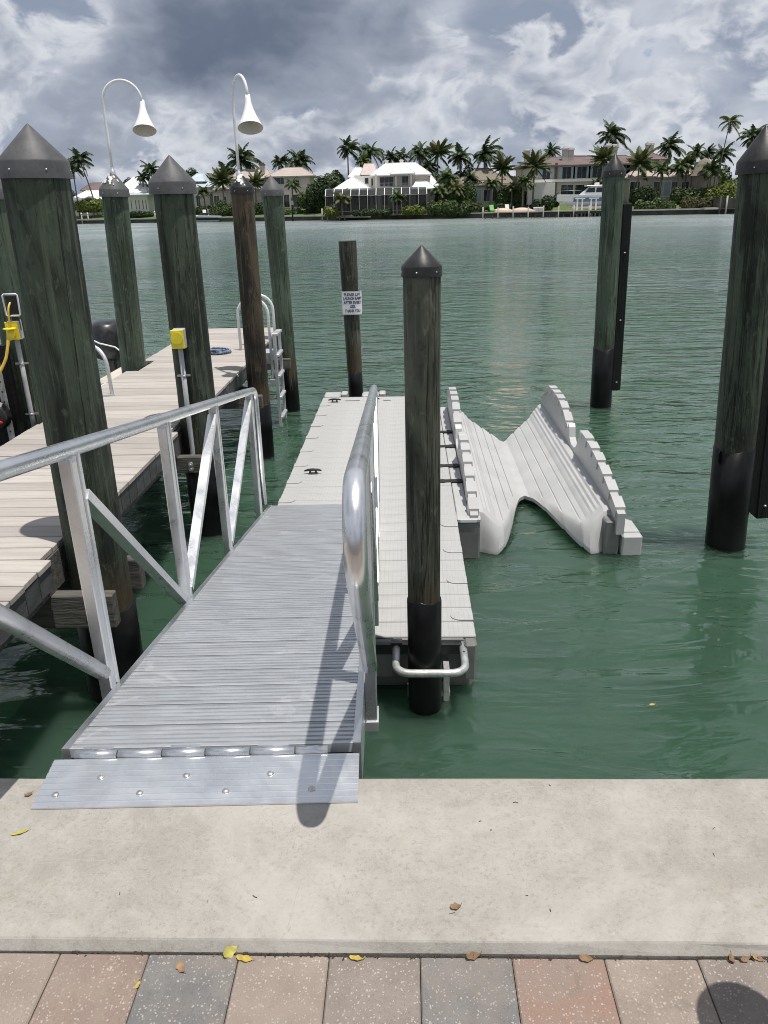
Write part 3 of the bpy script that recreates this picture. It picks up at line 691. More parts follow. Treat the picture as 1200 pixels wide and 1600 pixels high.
# side walls with square teeth along two rising scallops
def wall_top(y):
    if y <= 1.505: return 0.40 + 0.26 * math.sin(min(1, (y + 0.02) / 1.5) * PI / 2) ** 1.0
    return 0.47 + 0.24 * math.sin(min(1, max(0.0, (y - 2.0) / 0.9)) * PI / 2) - (0.22 * max(0, (y - 3.30) / 0.5) ** 2)
def wall(sign):
    w_ = MB(); x0, x1 = sign * 0.579, sign * 0.645
    xa, xb = min(x0, x1), max(x0, x1)
    pts = []
    ys = np.linspace(-0.02, 1.50, 20)
    for yv in ys: pts.append((yv, wall_top(yv) - 0.012))
    pts += [(1.56, 0.64), (1.62, 0.55), (1.70, 0.45), (1.80, 0.405), (1.95, 0.405), (2.04, 0.45), (2.08, 0.55), (2.12, 0.585)]
    for yv in np.linspace(2.16, 3.80, 20): pts.append((yv, wall_top(yv) - 0.012))
    pts += [(3.86, 0.42), (3.88, 0.30)]
    ol = pts + [(3.88, 0.20), (-0.02, 0.20)]
    w_.prism(ol, 'x', xa, xb)
    o = w_.build('side_wall', mt['ramp_plastic'], ramp)
    def tooth(y0, y1):
        m_ = MB(); za, zb = wall_top(y0), wall_top(y1)
        xi, xo = (xa - 0.016, xb + 0.016)
        v8 = [(xi, y0, za - 0.075), (xo, y0, za - 0.075), (xo, y1, zb - 0.075), (xi, y1, zb - 0.075), (xi + .006, y0 + .006, za + 0.012), (xo - .006, y0 + .006, za + 0.012), (xo - .006, y1 - .006, zb + 0.012), (xi + .006, y1 - .006, zb + 0.012)]
        m_.add(v8, [(0, 3, 2, 1), (4, 5, 6, 7), (0, 1, 5, 4), (1, 2, 6, 5), (2, 3, 7, 6), (3, 0, 4, 7)]); m_.build('tooth', mt['ramp_plastic'], o)
    yv = 0.03
    while yv + 0.17 < 1.50: tooth(yv, yv + 0.165); yv += 0.245
    yv = 2.24
    while yv + 0.17 < 3.80: tooth(yv, yv + 0.165); yv += 0.245
    MB().box(xa - 0.012, xb + 0.012, 1.44, 1.545, 0.57, 0.668, b=0.008).build('tooth', mt['ramp_plastic'], o)
for sg in (-1, 1): wall(sg)
MB().box(-0.752, -0.56, -0.03, 3.86, -0.12, 0.30, b=0.012).build('float', mt['float_body'], ramp)
MB().box(-0.756, -0.562, -0.035, 0.10, -0.10, 0.326, b=0.012).build('end_block', mt['float_body'], ramp)
MB().box(-0.758, -0.556, -0.039, 0.12, 0.327, 0.364, b=0.008).build('end_lid', mt['ramp_plastic'], ramp)
MB().box(-0.752, -0.648, 0.125, 3.84, 0.302, 0.352, b=0.006).build('side_deck', mt['ramp_plastic'], ramp)
MB().box(0.647, 0.815, 0.0, 3.84, -0.12, 0.175, b=0.012).build('float', mt['ramp_plastic'], ramp)
MB().box(0.50, 0.629, 0.03, 3.8, -0.12, 0.30, b=0.012).build('float', mt['float_body'], ramp)
MB().box(0.655, 0.805, 0.08, 0.42, 0.176, 0.186, b=0.004).build('pontoon_pad', mt['ramp_plastic'], ramp)
MB().box(-0.73, -0.59, -0.043, -0.0395, 0.333, 0.356).build('warning_label', mt['sign_white'], ramp)
for sx in (-0.53, 0.53):
    MB().box(sx - 0.03, sx + 0.03, 0.6, 2.9, -0.1, 0.24).build('keel', mt['float_body'], ramp)

# ================================================================== PILINGS
def piling(loc, r0, r1, ztop, tip, sleeve, wood, cap, label, lean=(0, 0), cap_r=None, sleeve_r=None, seed=0, group='timber pilings of the marina'):
    """r0 at water, r1 at top; ztop underside of cap skirt; tip height; sleeve height above water"""
    t_ = thing('piling', (loc[0], loc[1], 0), label, 'piling', group, rot=(math.atan2(-lean[1], ztop), math.atan2(lean[0], ztop), 0))
    t_.rotation_mode = 'XYZ'
    rs = random.Random(seed); ph = [rs.uniform(0, 6) for _ in range(4)]
    def wob(t, z): return 1 + 0.012 * math.sin(2 * t + ph[0] + z * 0.7) + 0.010 * math.sin(3 * t + ph[1] - z * 1.1) + 0.008 * math.sin(7 * t + ph[2]) + 0.006 * math.sin(5 * z + ph[3])
    N = 18
    prof = [(r0 + (r1 - r0) * max(0, z) / ztop, z) for z in np.linspace(-1.6, ztop + 0.03, N)]
    m_ = MB(); m_.lathe(prof, 28, wob=wob)
    o0 = len(m_.v); m_.add([(0, 0, ztop + 0.032)] + [m_.v[(N - 1) * 28 + k] for k in range(28)], [(0, 1 + k, 1 + (k + 1) % 28) for k in range(28)])
    m_.build('pole', mt[wood], t_)
    if cap:
        cr = cap_r or r1 * 1.06; sk = cr * 0.50
        c = MB(); H = tip - ztop - sk
        c.lathe([(cr * 1.02, ztop), (cr, ztop + sk * 0.9), (cr * 0.985, ztop + sk), (cr * 0.5, ztop + sk + H * 0.5), (cr * 0.10, ztop + sk + H * 0.91), (0.0, tip)], 32, smooth=False)
        for i_ in range(len(c.sm)): c.sm[i_] = True
        c.lathe([(cr * 1.02, ztop), (cr * 0.9, ztop - 0.001), (cr * 0.9, ztop + 0.04)], 32)
        co = c.build('cap', mt[cap], t_)
        mod = co.modifiers.new('edge', 'EDGE_SPLIT'); mod.split_angle = R(30)
        nl = MB()
        for k in range(6):
            a = k * PI / 3 + 0.3 + seed; nl.lathe([(0.0, 0.003), (0.004, 0.002), (0.005, -0.001)], 8)
            for i_ in range(len(nl.v) - 24, len(nl.v)):
                x, y, z = nl.v[i_]; q = Matrix.Rotation(a, 3, 'Z') @ Vector((cr * 1.012 + z, x, y + ztop + sk * 0.45)); nl.v[i_] = tuple(q)
        nl.build('nail', mt['steel'], co)
    if sleeve:
        sr = sleeve_r or (r0 * 1.045)
        s = MB(); s.lathe([(sr, -1.6), (sr, -0.2), (sr, 0.0), (sr * 1.003, sleeve * .5), (sr, sleeve), (sr * 0.93, sleeve + 0.003)], 30)
        for i_ in range(30 * 4, 30 * 6): x_, y_, z_ = s.v[i_]; s.v[i_] = (x_, y_, z_ + 0.010 * math.sin(2 * math.atan2(y_, x_) + ph[1]) + 0.006 * math.sin(5 * math.atan2(y_, x_) + ph[2]) + rs.uniform(-.004, .004))
        s.build('sleeve', mt['sleeve'], t_)
    return t_
piling((0.086, 3.885), 0.091, 0.091, 2.495, 2.640, 0.735, 'timber_grey', 'cap_black', 'black-capped piling in front of the floating dock, ringed by a steel hoop', lean=(-0.012, 0.0), cap_r=0.0985, sleeve_r=0.0985, seed=1)
piling((-1.860, 4.08), 0.170, 0.156, 2.975, 3.222, 0.62, 'timber_green', 'cap_grey', 'thickest piling with a large grey cone cap, nearest at the left', lean=(0.04, 0.0), cap_r=0.166, seed=2)
piling((-1.870, 6.65), 0.166, 0.159, 2.935, 3.225, 0.72, 'timber_green', 'cap_grey', 'grey-capped piling with a yellow outlet box on its conduit', cap_r=0.186, seed=3)
piling((-1.765, 8.94), 0.122, 0.120, 2.96, 3.175, 0.66, 'timber_brown', 'cap_black', 'dark brown piling carrying the right-hand white gooseneck lamp', cap_r=0.133, seed=4)
piling((-1.735, 11.21), 0.120, 0.140, 2.96, 3.225, 0.70, 'timber_pale', 'cap_grey', 'greenish piling with grey cap beside the ladder at the dock end', lean=(-0.07, 0), cap_r=0.160, sleeve_r=0.125, seed=5)
piling((-3.390, 9.34), 0.150, 0.142, 2.97, 3.245, 0.6, 'timber_pale', 'cap_grey', 'pale green piling carrying the left-hand white gooseneck lamp', lean=(0.09, 0), cap_r=0.164, seed=6)
piling((-3.500, 6.92), 0.155, 0.150, 2.93, 3.20, 0.6, 'timber_pale', 'cap_grey', 'piling at the left edge behind the thick one, with yellow power cords', cap_r=0.17, seed=7)
piling((-0.810, 11.90), 0.108, 0.131, 2.31, 2.4, 0.425, 'timber_grey', None, 'short uncapped piling with a white notice behind the floating dock', lean=(-0.05, 0), sleeve_r=0.113, seed=8)
piling((2.840, 11.17), 0.146, 0.142, 3.10, 3.38, 0.84, 'timber_pale', 'cap_black', 'black-capped piling out in the water right of the launch ramp', lean=(-0.08, 0), cap_r=0.151, seed=9)
piling((2.760, 6.21), 0.158, 0.160, 2.98, 3.30, 0.885, 'timber_green', 'cap_black', 'big dark piling at the right edge with a torn black sleeve', lean=(-0.155, 0), cap_r=0.176, sleeve_r=0.163, seed=10)
# torn flap of the right piling's sleeve
fl = MB(); fl.add([(2.567, 6.12, 0.885), (2.545, 6.10, 0.86), (2.550, 6.10, 0.80), (2.575, 6.12, 0.76), (2.572, 6.16, 0.88), (2.565, 6.15, 0.8)], [(0, 1, 4), (1, 2, 5), (2, 3, 5), (0, 3, 2, 1), (4, 5, 3), (4, 1, 5)])
flo = fl.build('sleeve_flap', mt['sleeve']); par = [o for o in bpy.data.objects if o.get('label', '').startswith('big dark piling')][0]
bpy.context.view_layer.update(); flo.parent = par; flo.matrix_parent_inverse = par.matrix_world.inverted()
# dark fender timbers lashed behind the right-hand pilings
for lab, bx, y, zt, zb, tp_ in (('black fender timber beside the black-capped piling out in the water', 3.025, 11.20, 2.77, 0.24, 2.955), ('black fender timber along the big piling at the right edge', 3.060, 6.32, 2.55, 0.23, 2.93)):
    t_ = thing('fender_timber', (bx, y, zb), lab, 'fender', 'fender timbers', rot=(0, math.atan2(tp_ - bx, zt - zb), 0))
    MB().box(-0.065, 0.065, -0.10, 0.10, 0, zt - zb, b=0.012).build('timber', mt['timber_dark'], t_)
    MB().box(-0.115, -0.063, -0.05, 0.05, (zt - zb) * 0.64, (zt - zb) * 0.64 + 0.26, b=0.01).build('spacer_block', mt['timber_dark'], t_)
    bl = MB()
    for zz_ in (0.12, 1.0, 1.9): bl.lathe([(0.0, 0.012), (0.012, 0.01), (0.014, 0)], 8, (0, -0.101, zz_))
    bl.build('bolt', mt['steel'], t_)
# ================================================================== FIXED DOCK ON THE LEFT
DZ, DX0, DX1, DYE = 1.05, -3.345, -1.972, 12.36
ld = thing('fixed_dock', (0, 0, 0), 'pale composite plank dock on timber beams at the left', 'dock')
BP = 0.159
bmesh_ = MB().box(DX0, DX1, 0.0045, BP - 0.0045, -0.032, 0.0, b=0.003).mesh('deck_board', mt['deck_board'])
def notch_board(xr):
    return MB().box(DX0, xr, 0.0045, BP - 0.0045, -0.032, 0.0, b=0.003).mesh('deck_board', mt['deck_board'])
fas = MB().box(-0.012, 0.012, 0.004, BP - 0.004, -0.135, 0.0).mesh('fascia_panel', mt['fascia'])
y = DYE - BP; k = 0
pils = [(-1.85, 4.08, 0.172), (-1.87, 6.65, 0.172), (-1.765, 8.94, 0.13), (-1.77, 11.21, 0.15)]
pil_l = [(-3.38, 9.34, 0.17), (-3.50, 6.92, 0.17)]
while y > WALL_Y + 0.02:
    xr, xl = DX1, DX0
    for (cx, cy, r_) in pils:
        if y < cy + r_ + 0.01 and y + BP > cy - r_ - 0.01 and cx - r_ < DX1: xr = min(xr, cx - r_ - 0.008)
    for (cx, cy, r_) in pil_l:
        if y < cy + r_ + 0.01 and y + BP > cy - r_ - 0.01 and cx + r_ > DX0: xl = max(xl, cx + r_ + 0.008)
    if xr == DX1 and xl == DX0: me = bmesh_
    else: me = MB().box(xl, xr, 0.0045, BP - 0.0045, -0.032, 0.0, b=0.003).mesh('deck_board', mt['deck_board'])
    b = inst('deck_board', me, ld, (random.uniform(-.004, .004), y, DZ + random.uniform(-.0012, .0012)), (0, 0, random.uniform(-.0012, .0012)))
    if xr == DX1: inst('fascia_panel', fas, ld, (DX1 - 0.018, y, DZ - 0.036 + random.uniform(-.002, .002)))
    y -= BP; k += 1
for x_ in (DX0 + 0.03, -2.66, DX1 - 0.075):
    MB().box(x_ - 0.025, x_ + 0.025, WALL_Y + 0.02, DYE - 0.01, DZ - 0.24, DZ - 0.034).build('stringer', mt['beam_timber'], ld)
MB().box(DX0 + 0.06, DX1 - 0.11, DYE - 0.045, DYE - 0.005, DZ - 0.24, DZ - 0.035).build('end_board', mt['beam_timber'], ld)
for (cy, xr) in ((4.08, -1.680), (6.65, -1.780), (8.94, -1.680), (11.21, -1.672)):
    for off in ((-0.205, -0.285), (0.19, 0.27)):
        ya, yb = sorted((cy + off[0], cy + off[1]))
        o = MB().box(-3.6, xr, ya, yb, 0.600 if cy < 5 else 0.66, 0.808, b=0.006).build('cross_beam', mt['beam_timber'], ld)
        if off[0] < 0:
            for zb_ in (0.74, 0.655 if cy < 5 else 0.70):
                bb = MB(); bb.tube([(xr - 0.13, ya - 0.028, zb_), (xr - 0.13, ya + 0.004, zb_)], 0.012, 8); bb.tube([(xr - 0.13, ya - 0.008, zb_), (xr - 0.13, ya + 0.002, zb_)], 0.024, 12); bb.build('bolt', mt['galvanised'], o)
# bollard cleats (tubes) at the deck edge
MB().tube([(-2.02, 8.86, DZ - 0.02), (-1.955, 8.78, DZ - 0.03)], 0.011, 8).build('edge_pipe', mt['galvanised'], ld)

# ================================================================== GOOSENECK LAMPS
def lamp(loc, rotz, label):
    t_ = thing('gooseneck_lamp', loc, label, 'lamp', 'white gooseneck lamps on pilings', rot=(0, 0, rotz))
    p = [Vector((0, 0, -0.02)), Vector((0, 0, 0.30)), Vector((0, 0, 0.62))] + arc((0.21, 0, 0.70), (-1, 0, 0), (0, 0, 1), 0.21, 0.15, PI - 0.30, 14)
    p += [p[-1] + Vector((0.012, 0, -0.09))]
    MB().tube(p, 0.0150, 12).build('arm', mt['white_paint'], t_)
    e = p[-1]
    s = MB(); c = (0, 0, 0); tilt = Matrix.Rotation(-rotz, 3, 'Z') @ Matrix.Rotation(R(-24), 3, 'X') @ Matrix.Rotation(R(-5), 3, 'Y')
    def put(mb_, name, m_, par):
        o = mb_.build(name, m_, par); 
        if par == t_: o.location = e; o.rotation_euler = tilt.to_euler()
        return o
    s.lathe([(0.0, 0.045), (0.024, 0.045), (0.029, 0.0), (0.033, -0.04), (0.046, -0.10), (0.075, -0.18), (0.104, -0.245), (0.124, -0.285), (0.126, -0.292)], 28, c)
    so = put(s, 'shade', mt['white_paint'], t_)
    i_ = MB(); i_.lathe([(0.1245, -0.292), (0.120, -0.285), (0.100, -0.245), (0.071, -0.18), (0.042, -0.10), (0.0, -0.08)], 28, c); put(i_, 'shade_lining', mt['shade_inside'], so)
    b = MB(); b.lathe([(0.0, -0.20), (0.025, -0.19), (0.034, -0.16), (0.028, -0.12), (0.015, -0.09)], 12, c); put(b, 'bulb', mt['gelcoat'], so)
    f = MB(); f.lathe([(0.030, -0.03), (0.030, 0.02), (0.018, 0.03), (0.016, 0.06)], 14); f.build('foot', mt['aluminium_dull'], t_)
    return t_
lamp((-3.285, 9.34, 3.22), R(4), 'left white gooseneck lamp with its shade hanging to the right')
lamp((-1.783, 8.94, 3.15), R(-58), 'right white gooseneck lamp standing on the dark brown piling')
# bird droppings on the two lamp pilings' caps
def droppings(c, rim_r, z0, z1, seed, lab):
    rs = random.Random(seed); m_ = MB()
    for k in range(16):
        a = rs.gauss(-PI / 2 - 0.1, 0.55); q = rs.uniform(0.15, 0.95); r_ = rim_r * q; z = z1 - (z1 - z0) * q
        s_ = rs.uniform(0.006, 0.020); L_ = s_ * rs.uniform(1.2, 3.2)
        er = Vector((math.cos(a), math.sin(a), 0)); et = Vector((-math.sin(a), math.cos(a), 0)); dn = (er * rim_r + Vector((0, 0, -(z1 - z0)))).normalized(); nn = dn.cross(et); nn = nn if nn.z > 0 else -nn
        p0 = Vector((c[0], c[1], 0)) + er * r_ + Vector((0, 0, z)) + nn * 0.0045
        ring = [p0 + et * math.cos(t) * s_ + dn * math.sin(t) * L_ * 0.6 for t in [i * PI / 4 for i in range(8)]]
        m_.add([p0 + nn * 0.003] + ring, [(0, 1 + i, 1 + (i + 1) % 8) for i in range(8)])
    tag(m_.build('bird_droppings', mt['droppings']), lab, kind='stuff')
droppings((-3.30, 9.34), 0.164, 3.055, 3.245, 4, 'white bird droppings on the cap of the left lamp piling')
droppings((-1.765, 8.94), 0.133, 3.027, 3.175, 9, 'white bird droppings on the cap of the right lamp piling')

# ================================================================== POWER OUTLETS, CORDS
def outlet(loc, label, zt, zfoot, bend, rotz, open_lid):
    t_ = thing('power_outlet', loc, label, 'outlet', 'yellow dock outlets', rot=(0, 0, rotz))
    pts = [Vector((0, 0, zt)), Vector((0, 0, (zt + zfoot) / 2)), Vector((0, 0, zfoot + 0.16))]
    if bend: pts += arc((-0.15, 0, zfoot + 0.10), (1, 0, 0), (0, 0, -1), 0.15, 0.0, PI / 2 + .2, 7)
    else: pts += [Vector((0, 0, zfoot))]
    MB().tube(pts, 0.021, 12).build('conduit', mt['pvc_grey'], t_)
    b = MB().box(-0.045, 0.055, -0.035, 0.045, zt - 0.005, zt + 0.155, b=0.005).build('box', mt['pvc_grey'], t_)
    MB().box(-0.062, 0.045, -0.050, -0.036, zt - 0.004, zt + 0.150, b=0.004).build('cover_plate', mt['yellow_plastic'], t_)
    if open_lid:
        l = MB(); l.lathe([(0.0, 0.006), (0.05, 0.005), (0.056, 0.0), (0.05, -0.006), (0, -0.006)], 16, (-0.01, -0.105, zt + 0.10)); l.build('lid', mt['yellow_plastic'], t_)
        MB().tube([(-0.01, -0.045, zt + 0.05), (-0.01, -0.10, zt + 0.055), (-0.015, -0.135, zt + 0.02)], [0.03, 0.034, 0.026], 12).build('plug', mt['yellow_plastic'], t_)
    else:
        l = MB(); l.tube([(-0.012, -0.051, zt + 0.085), (-0.012, -0.062, zt + 0.085)], 0.050, 18); l.build('lid', mt['yellow_plastic'], t_)
    for zc in ((zt - 0.22, zfoot + 0.12) if open_lid else (zt - 0.24,)):
        c = MB(); c.box(-0.055, 0.055, 0.010, 0.018, zc - 0.009, zc + 0.009); c.tube([(0, 0, zc - 0.009), (0, 0, zc + 0.009)], 0.0245, 12); c.build('clamp', mt['steel'], t_)
    return t_
outlet((-1.905, 6.455, 0), 'closed yellow outlet box on a conduit bending under the plank dock', 1.745, 0.72, True, R(8), False)
outlet((-3.425, 6.735, 0), 'yellow outlet box with its lid up and cords plugged in', 1.80, 1.0, False, R(10), True)
# dark weatherproof box with clear cover above it
wb = thing('meter_box', (-3.395, 6.72, 2.09), 'small black box with a clear rounded cover above the plugged-in outlet', 'box', rot=(0, 0, R(10)))
MB().box(-0.052, 0.052, -0.02, 0.03, -0.085, 0.085, b=0.012).build('back_box', mt['black_plastic'], wb)
fr = MB(); ol = [(0.058, 0.092), (-0.058, 0.092), (-0.058, -0.092), (0.058, -0.092)]
fr.tube([Vector((x, -0.03, z)) for x, z in [(-0.05, 0.09), (0.05, 0.09), (0.06, 0.08), (0.058, -0.08), (0.048, -0.09), (-0.048, -0.09), (-0.058, -0.08), (-0.06, 0.08), (-0.05, 0.09)]], 0.008, 8); fr.build('cover_frame', mt['clear_plastic'], wb)
MB().box(-0.025, 0.03, -0.005, 0.02, -0.22, -0.085).build('cable_gland', mt['black_plastic'], wb)
def cord(pts, lab, r=0.0085):
    from mathutils import geometry
    P_ = [Vector(p) for p in pts]; out = []
    for i in range(len(P_) - 1):
        a, b, c, d = P_[max(i - 1, 0)], P_[i], P_[i + 1], P_[min(i + 2, len(P_) - 1)]
        for k_ in range(6):
            t = k_ / 6; out.append(0.5 * ((2 * b) + (c - a) * t + (2 * a - 5 * b + 4 * c - d) * t * t + (3 * b - a - 3 * c + d) * t ** 3))
    out.append(P_[-1])
    o = MB().tube(out, r, 8).build('extension_cable', mt['yellow_cord']); tag(o, lab, 'cable', 'yellow power cables')
cord([(-3.395, 6.685, 2.11), (-3.398, 6.64, 2.06), (-3.415, 6.63, 1.92), (-3.435, 6.62, 1.80), (-3.50, 6.58, 1.62), (-3.62, 6.52, 1.45), (-3.85, 6.45, 1.25)], 'thin yellow cord from the black box down past the outlet')
cord([(-3.43, 6.60, 1.83), (-3.437, 6.58, 1.76), (-3.47, 6.55, 1.64), (-3.56, 6.5, 1.50), (-3.75, 6.42, 1.32), (-3.9, 6.4, 1.2)], 'thick yellow cord plugged into the open outlet', 0.013)

# boat lift gear by the left edge
bl = thing('boat_lift', (-3.62, 6.60, 0.0), 'grey punched lift track with black hose reel and red hose at the left edge', 'boat lift')
tk = MB(); tk.box(0.02, 0.075, -0.01, 0.0, 0.9, 1.62); tk.box(0.02, 0.028, 0.0, 0.05, 0.9, 1.62); tk.build('track', mt['galvanised'], bl)
hl = MB()
for z in np.arange(1.0, 1.6, 0.09): hl.tube([(0.047, -0.0135, z), (0.047, -0.0095, z)], 0.008, 10)
hl.build('hole', mt['black_plastic'], bl)
MB().box(-0.12, 0.10, 0.06, 0.14, 0.3, 1.75).build('guide_post', mt['timber_dark'], bl)
rl = MB(); rl.lathe([(0.0, -0.05), (0.11, -0.05), (0.125, -0.04), (0.06, -0.03), (0.06, 0.03), (0.125, 0.04), (0.11, 0.05), (0, 0.05)], 20)
for i_ in range(len(rl.v)): x, y_, z = rl.v[i_]; rl.v[i_] = (x - 0.02, z - 0.08, y_ + 1.16)
rl.build('reel', mt['black_plastic'], bl)
MB().tube([(-0.12, -0.15, 1.22), (-0.05, -0.16, 1.20), (0.0, -0.16, 1.15), (0.05, -0.15, 1.12), (0.06, -0.14, 1.11)], 0.014, 8).build('hose', mt['red_hose'], bl)
MB().tube([(-0.14, -0.15, 1.26), (-0.07, -0.16, 1.25), (-0.02, -0.16, 1.21), (0.0, -0.15, 1.17)], 0.012, 8).build('hose', mt['red_hose'], bl)

# ================================================================== GRAB RAIL AND LADDER
gr = thing('grab_rail', (-3.16, 7.75, DZ), 'low bent aluminium grab rail at the left side of the plank dock', 'grab rail', rot=(0, 0, R(20)))
MB().tube([Vector((-0.16, 0.25, 0.02)), Vector((-0.16, 0.25, 0.34))] + arc((-0.06, 0.13, 0.34), (-0.64, 0.77, 0), (0, 0, 1), 0.156, 0, PI / 2, 6) + arc((-0.03, 0.09, 0.30), (0.64, -0.77, 0), (0, 0, 1), 0.195, PI / 2, 0.1, 6) + [Vector((0.10, -0.06, 0.02))], 0.019, 10).build('rail', mt['aluminium_dull'], gr)
MB().box(0.0, 0.125, -0.085, -0.035, 0.0, 0.02).build('foot', mt['aluminium_dull'], gr)
lad = thing('ladder', (-1.90, 10.45, 0), 'grey aluminium swim ladder with white looped grab rails at the dock end', 'ladder')
for k, yy in enumerate((-0.16, 0.26)):
    st = [Vector((0.14, yy, -0.25)), Vector((0.14, yy, 0.6)), Vector((0.135, yy, 1.24))]
    MB().obox((0.14, yy, -0.25), (0.135, yy, 1.26), 0.05, 0.035, up=(1, 0, 0)).build('stile', mt['aluminium_dull'], lad)
    MB().tube([Vector((0.075, yy + .03, 0.62)), Vector((0.07, yy + .03, 1.50))] + arc((-0.13, yy + .03, 1.52), (1, 0, 0), (0, 0, 1), 0.20, 0, PI, 12) + [Vector((-0.33, yy + .03, 1.06))], 0.019, 10).build('grab_loop', mt['gelcoat'], lad)
for z in (1.245, 0.97, 0.69, 0.40, 0.12):
    MB().box(0.10, 0.18, -0.145, 0.245, z - 0.018, z + 0.018, b=0.006).build('rung', mt['aluminium_dull'], lad)
MB().box(0.04, 0.115, -0.2, 0.3, 0.60, 0.66).build('standoff', mt['aluminium_dull'], lad)
MB().box(-0.06, 0.05, -0.12, 0.24, 0.86, 1.0).build('mount_plate', mt['aluminium_dull'], lad)

# ================================================================== NOTICE ON THE SHORT PILING
sgn = thing('notice_sign', (-0.842, 11.90, 1.468), 'white notice with dark lettering about the launch ramp on the short piling', 'sign')
RS = 0.1335
def bend(u, off=0.0):
    if u < 0.055: return (u - 0.0, -RS - off)
    a = (u - 0.055) / (RS * 0.85)
    return (0.055 + math.sin(a) * (RS * 0.85 + off), -RS + RS * 0.85 - math.cos(a) * (RS * 0.85 + off))
def clipu(z): return 0.215 - (0.05 if z < -0.06 else 0.0)
pl = MB(); us = np.linspace(-0.128, 0.20, 24); vs = []; fs = []
for z in (-0.170, 0.170):
    for off in (0.0, 0.004):
        for u_ in us: x, y = bend(u_, off); vs.append((x, y, z))
n = len(us)
for i in range(n - 1):
    fs += [(n + i, n + i + 1, 3 * n + i + 1, 3 * n + i), (i + 1, i, 2 * n + i, 2 * n + i + 1), (i, i + 1, n + i + 1, n + i), (3 * n + i, 3 * n + i + 1, 2 * n + i + 1, 2 * n + i)]
fs += [(0, n, 3 * n, 2 * n), (n - 1, 2 * n - 1, 4 * n - 1, 3 * n - 1)]
pl.add(vs, fs); pl.fix = True
plo = pl.build('plate', mt['sign_white'], sgn)
def text_mesh(body, size, uc, zc, name, width=None):
    cu = bpy.data.curves.new(name, 'FONT'); cu.body = body; cu.size = size; cu.align_x = 'CENTER'; cu.align_y = 'CENTER'; cu.extrude = 0.0; cu.offset = 0.0022; cu.resolution_u = 3
    o = bpy.data.objects.new(name, cu); COL.objects.link(o); bpy.context.view_layer.update()
    me = bpy.data.meshes.new_from_object(o.evaluated_get(bpy.context.evaluated_depsgraph_get())); bpy.data.objects.remove(o)
    import bmesh
    bm = bmesh.new(); bm.from_mesh(me)
    bmesh.ops.subdivide_edges(bm, edges=[e for e in bm.edges if e.calc_length() > 0.02], cuts=2)
    xs = [v.co.x for v in bm.verts]; k = (width / (max(xs) - min(xs))) if width else 1.0
    for v in bm.verts:
        x, y = bend(v.co.x * k + uc, 0.0055); v.co = (x, y, v.co.y + zc)
    bm.to_mesh(me); bm.free(); me.materials.clear(); me.materials.append(mt['sign_ink'])
    return me
for body, z, w_ in (('PLEASE LIFT', 0.122, 0.255), ('LAUNCH RAMP', 0.066, 0.275), ('AFTER EVERY', 0.006, 0.275), ('USE.', -0.052, 0.085), ('THANK YOU', -0.114, 0.235)):
    inst('lettering', text_mesh(body, 0.058, 0.036, z, 'lettering', w_), plo)
bd = MB()
for (ua, ub, za, zb) in ((-0.124, 0.196, 0.162, 0.165), (-0.124, 0.196, -0.165, -0.162), (-0.124, -0.121, -0.162, 0.162)):
    uu = np.linspace(ua, ub, 20 if ub - ua > .1 else 2); o0 = []
    for z in (za, zb):
        for u_ in uu: x, y = bend(u_, 0.0052); o0.append((x, y, z))
    m = len(uu); bd.add(o0, [(i, i + 1, m + i + 1, m + i) for i in range(m - 1)])
bd.build('border', mt['sign_ink'], plo)

# ================================================================== BOAT MOORED BEYOND THE PLANK DOCK
bt = thing('motor_boat', (-4.62, 8.9, 0), 'white open motor boat with black outboard behind the plank dock', 'boat')
hull = MB(); st = []
for i in range(11):
    t = i / 10; yy = -3.0 + 5.4 * t                        # bow towards us, stern away
    bw = 1.02 * min(1, math.sin(min(1, (t + 0.03) / 0.55) * PI / 2) ** 0.8); sheer = 0.80 + 0.22 * (1 - t) ** 2
    st.append([(-bw, yy, sheer), (-bw * 0.93, yy, 0.30), (-bw * 0.55, yy, -0.12), (0, yy, -0.28 + 0.3 * (1 - t) ** 3), (bw * 0.55, yy, -0.12), (bw * 0.93, yy, 0.30), (bw, yy, sheer), (bw * 0.86, yy, sheer + 0.015), (bw * 0.84, yy, 0.42), (0, yy, 0.40), (-bw * 0.84, yy, 0.42), (-bw * 0.86, yy, sheer + 0.015)])
n = 12; vs = [p for r_ in st for p in r_]; fs = []
for i in range(10):
    for k in range(n): fs.append((i * n + k, i * n + (k + 1) % n, (i + 1) * n + (k + 1) % n, (i + 1) * n + k))
fs += [tuple(range(n)), tuple(range(10 * n, 11 * n))[::-1]]
hull.add(vs, fs); hull.fix = True; hull.build('hull', mt['gelcoat'], bt)
MB().box(-0.35, 0.35, -0.4, 0.25, 0.41, 0.95, b=0.04).build('console', mt['gelcoat'], bt)
MB().box(0.55, 0.84, 0.9, 2.2, 0.42, 0.78, b=0.04).build('seat', mt['vinyl_beige'], bt)
MB().box(-0.5, 0.5, 0.75, 1.25, 0.42, 0.80, b=0.05).build('seat', mt['vinyl_beige'], bt)
en = MB(); en.lathe([(0.0, 1.50), (0.16, 1.495), (0.24, 1.44), (0.27, 1.30), (0.27, 1.12), (0.24, 0.98), (0.14, 0.92), (0, 0.92)], 18, (0.12, 2.75, -0.20)); 
for i_ in range(len(en.v)): x, y_, z = en.v[i_]; en.v[i_] = (x, 2.75 + (y_ - 2.75) * 1.25, z)
mo = en.build('outboard_cowl', mt['black_plastic'], bt)
MB().box(0.03, 0.21, 2.62, 2.86, -0.5, 0.8, b=0.03).build('outboard_leg', mt['black_plastic'], bt)
MB().tube([(-0.1, 2.45, 1.1), (0.1, 2.38, 1.02), (0.3, 2.45, 0.95), (0.5, 2.3, 0.85)], 0.012, 6).build('cable', mt['gelcoat'], bt)

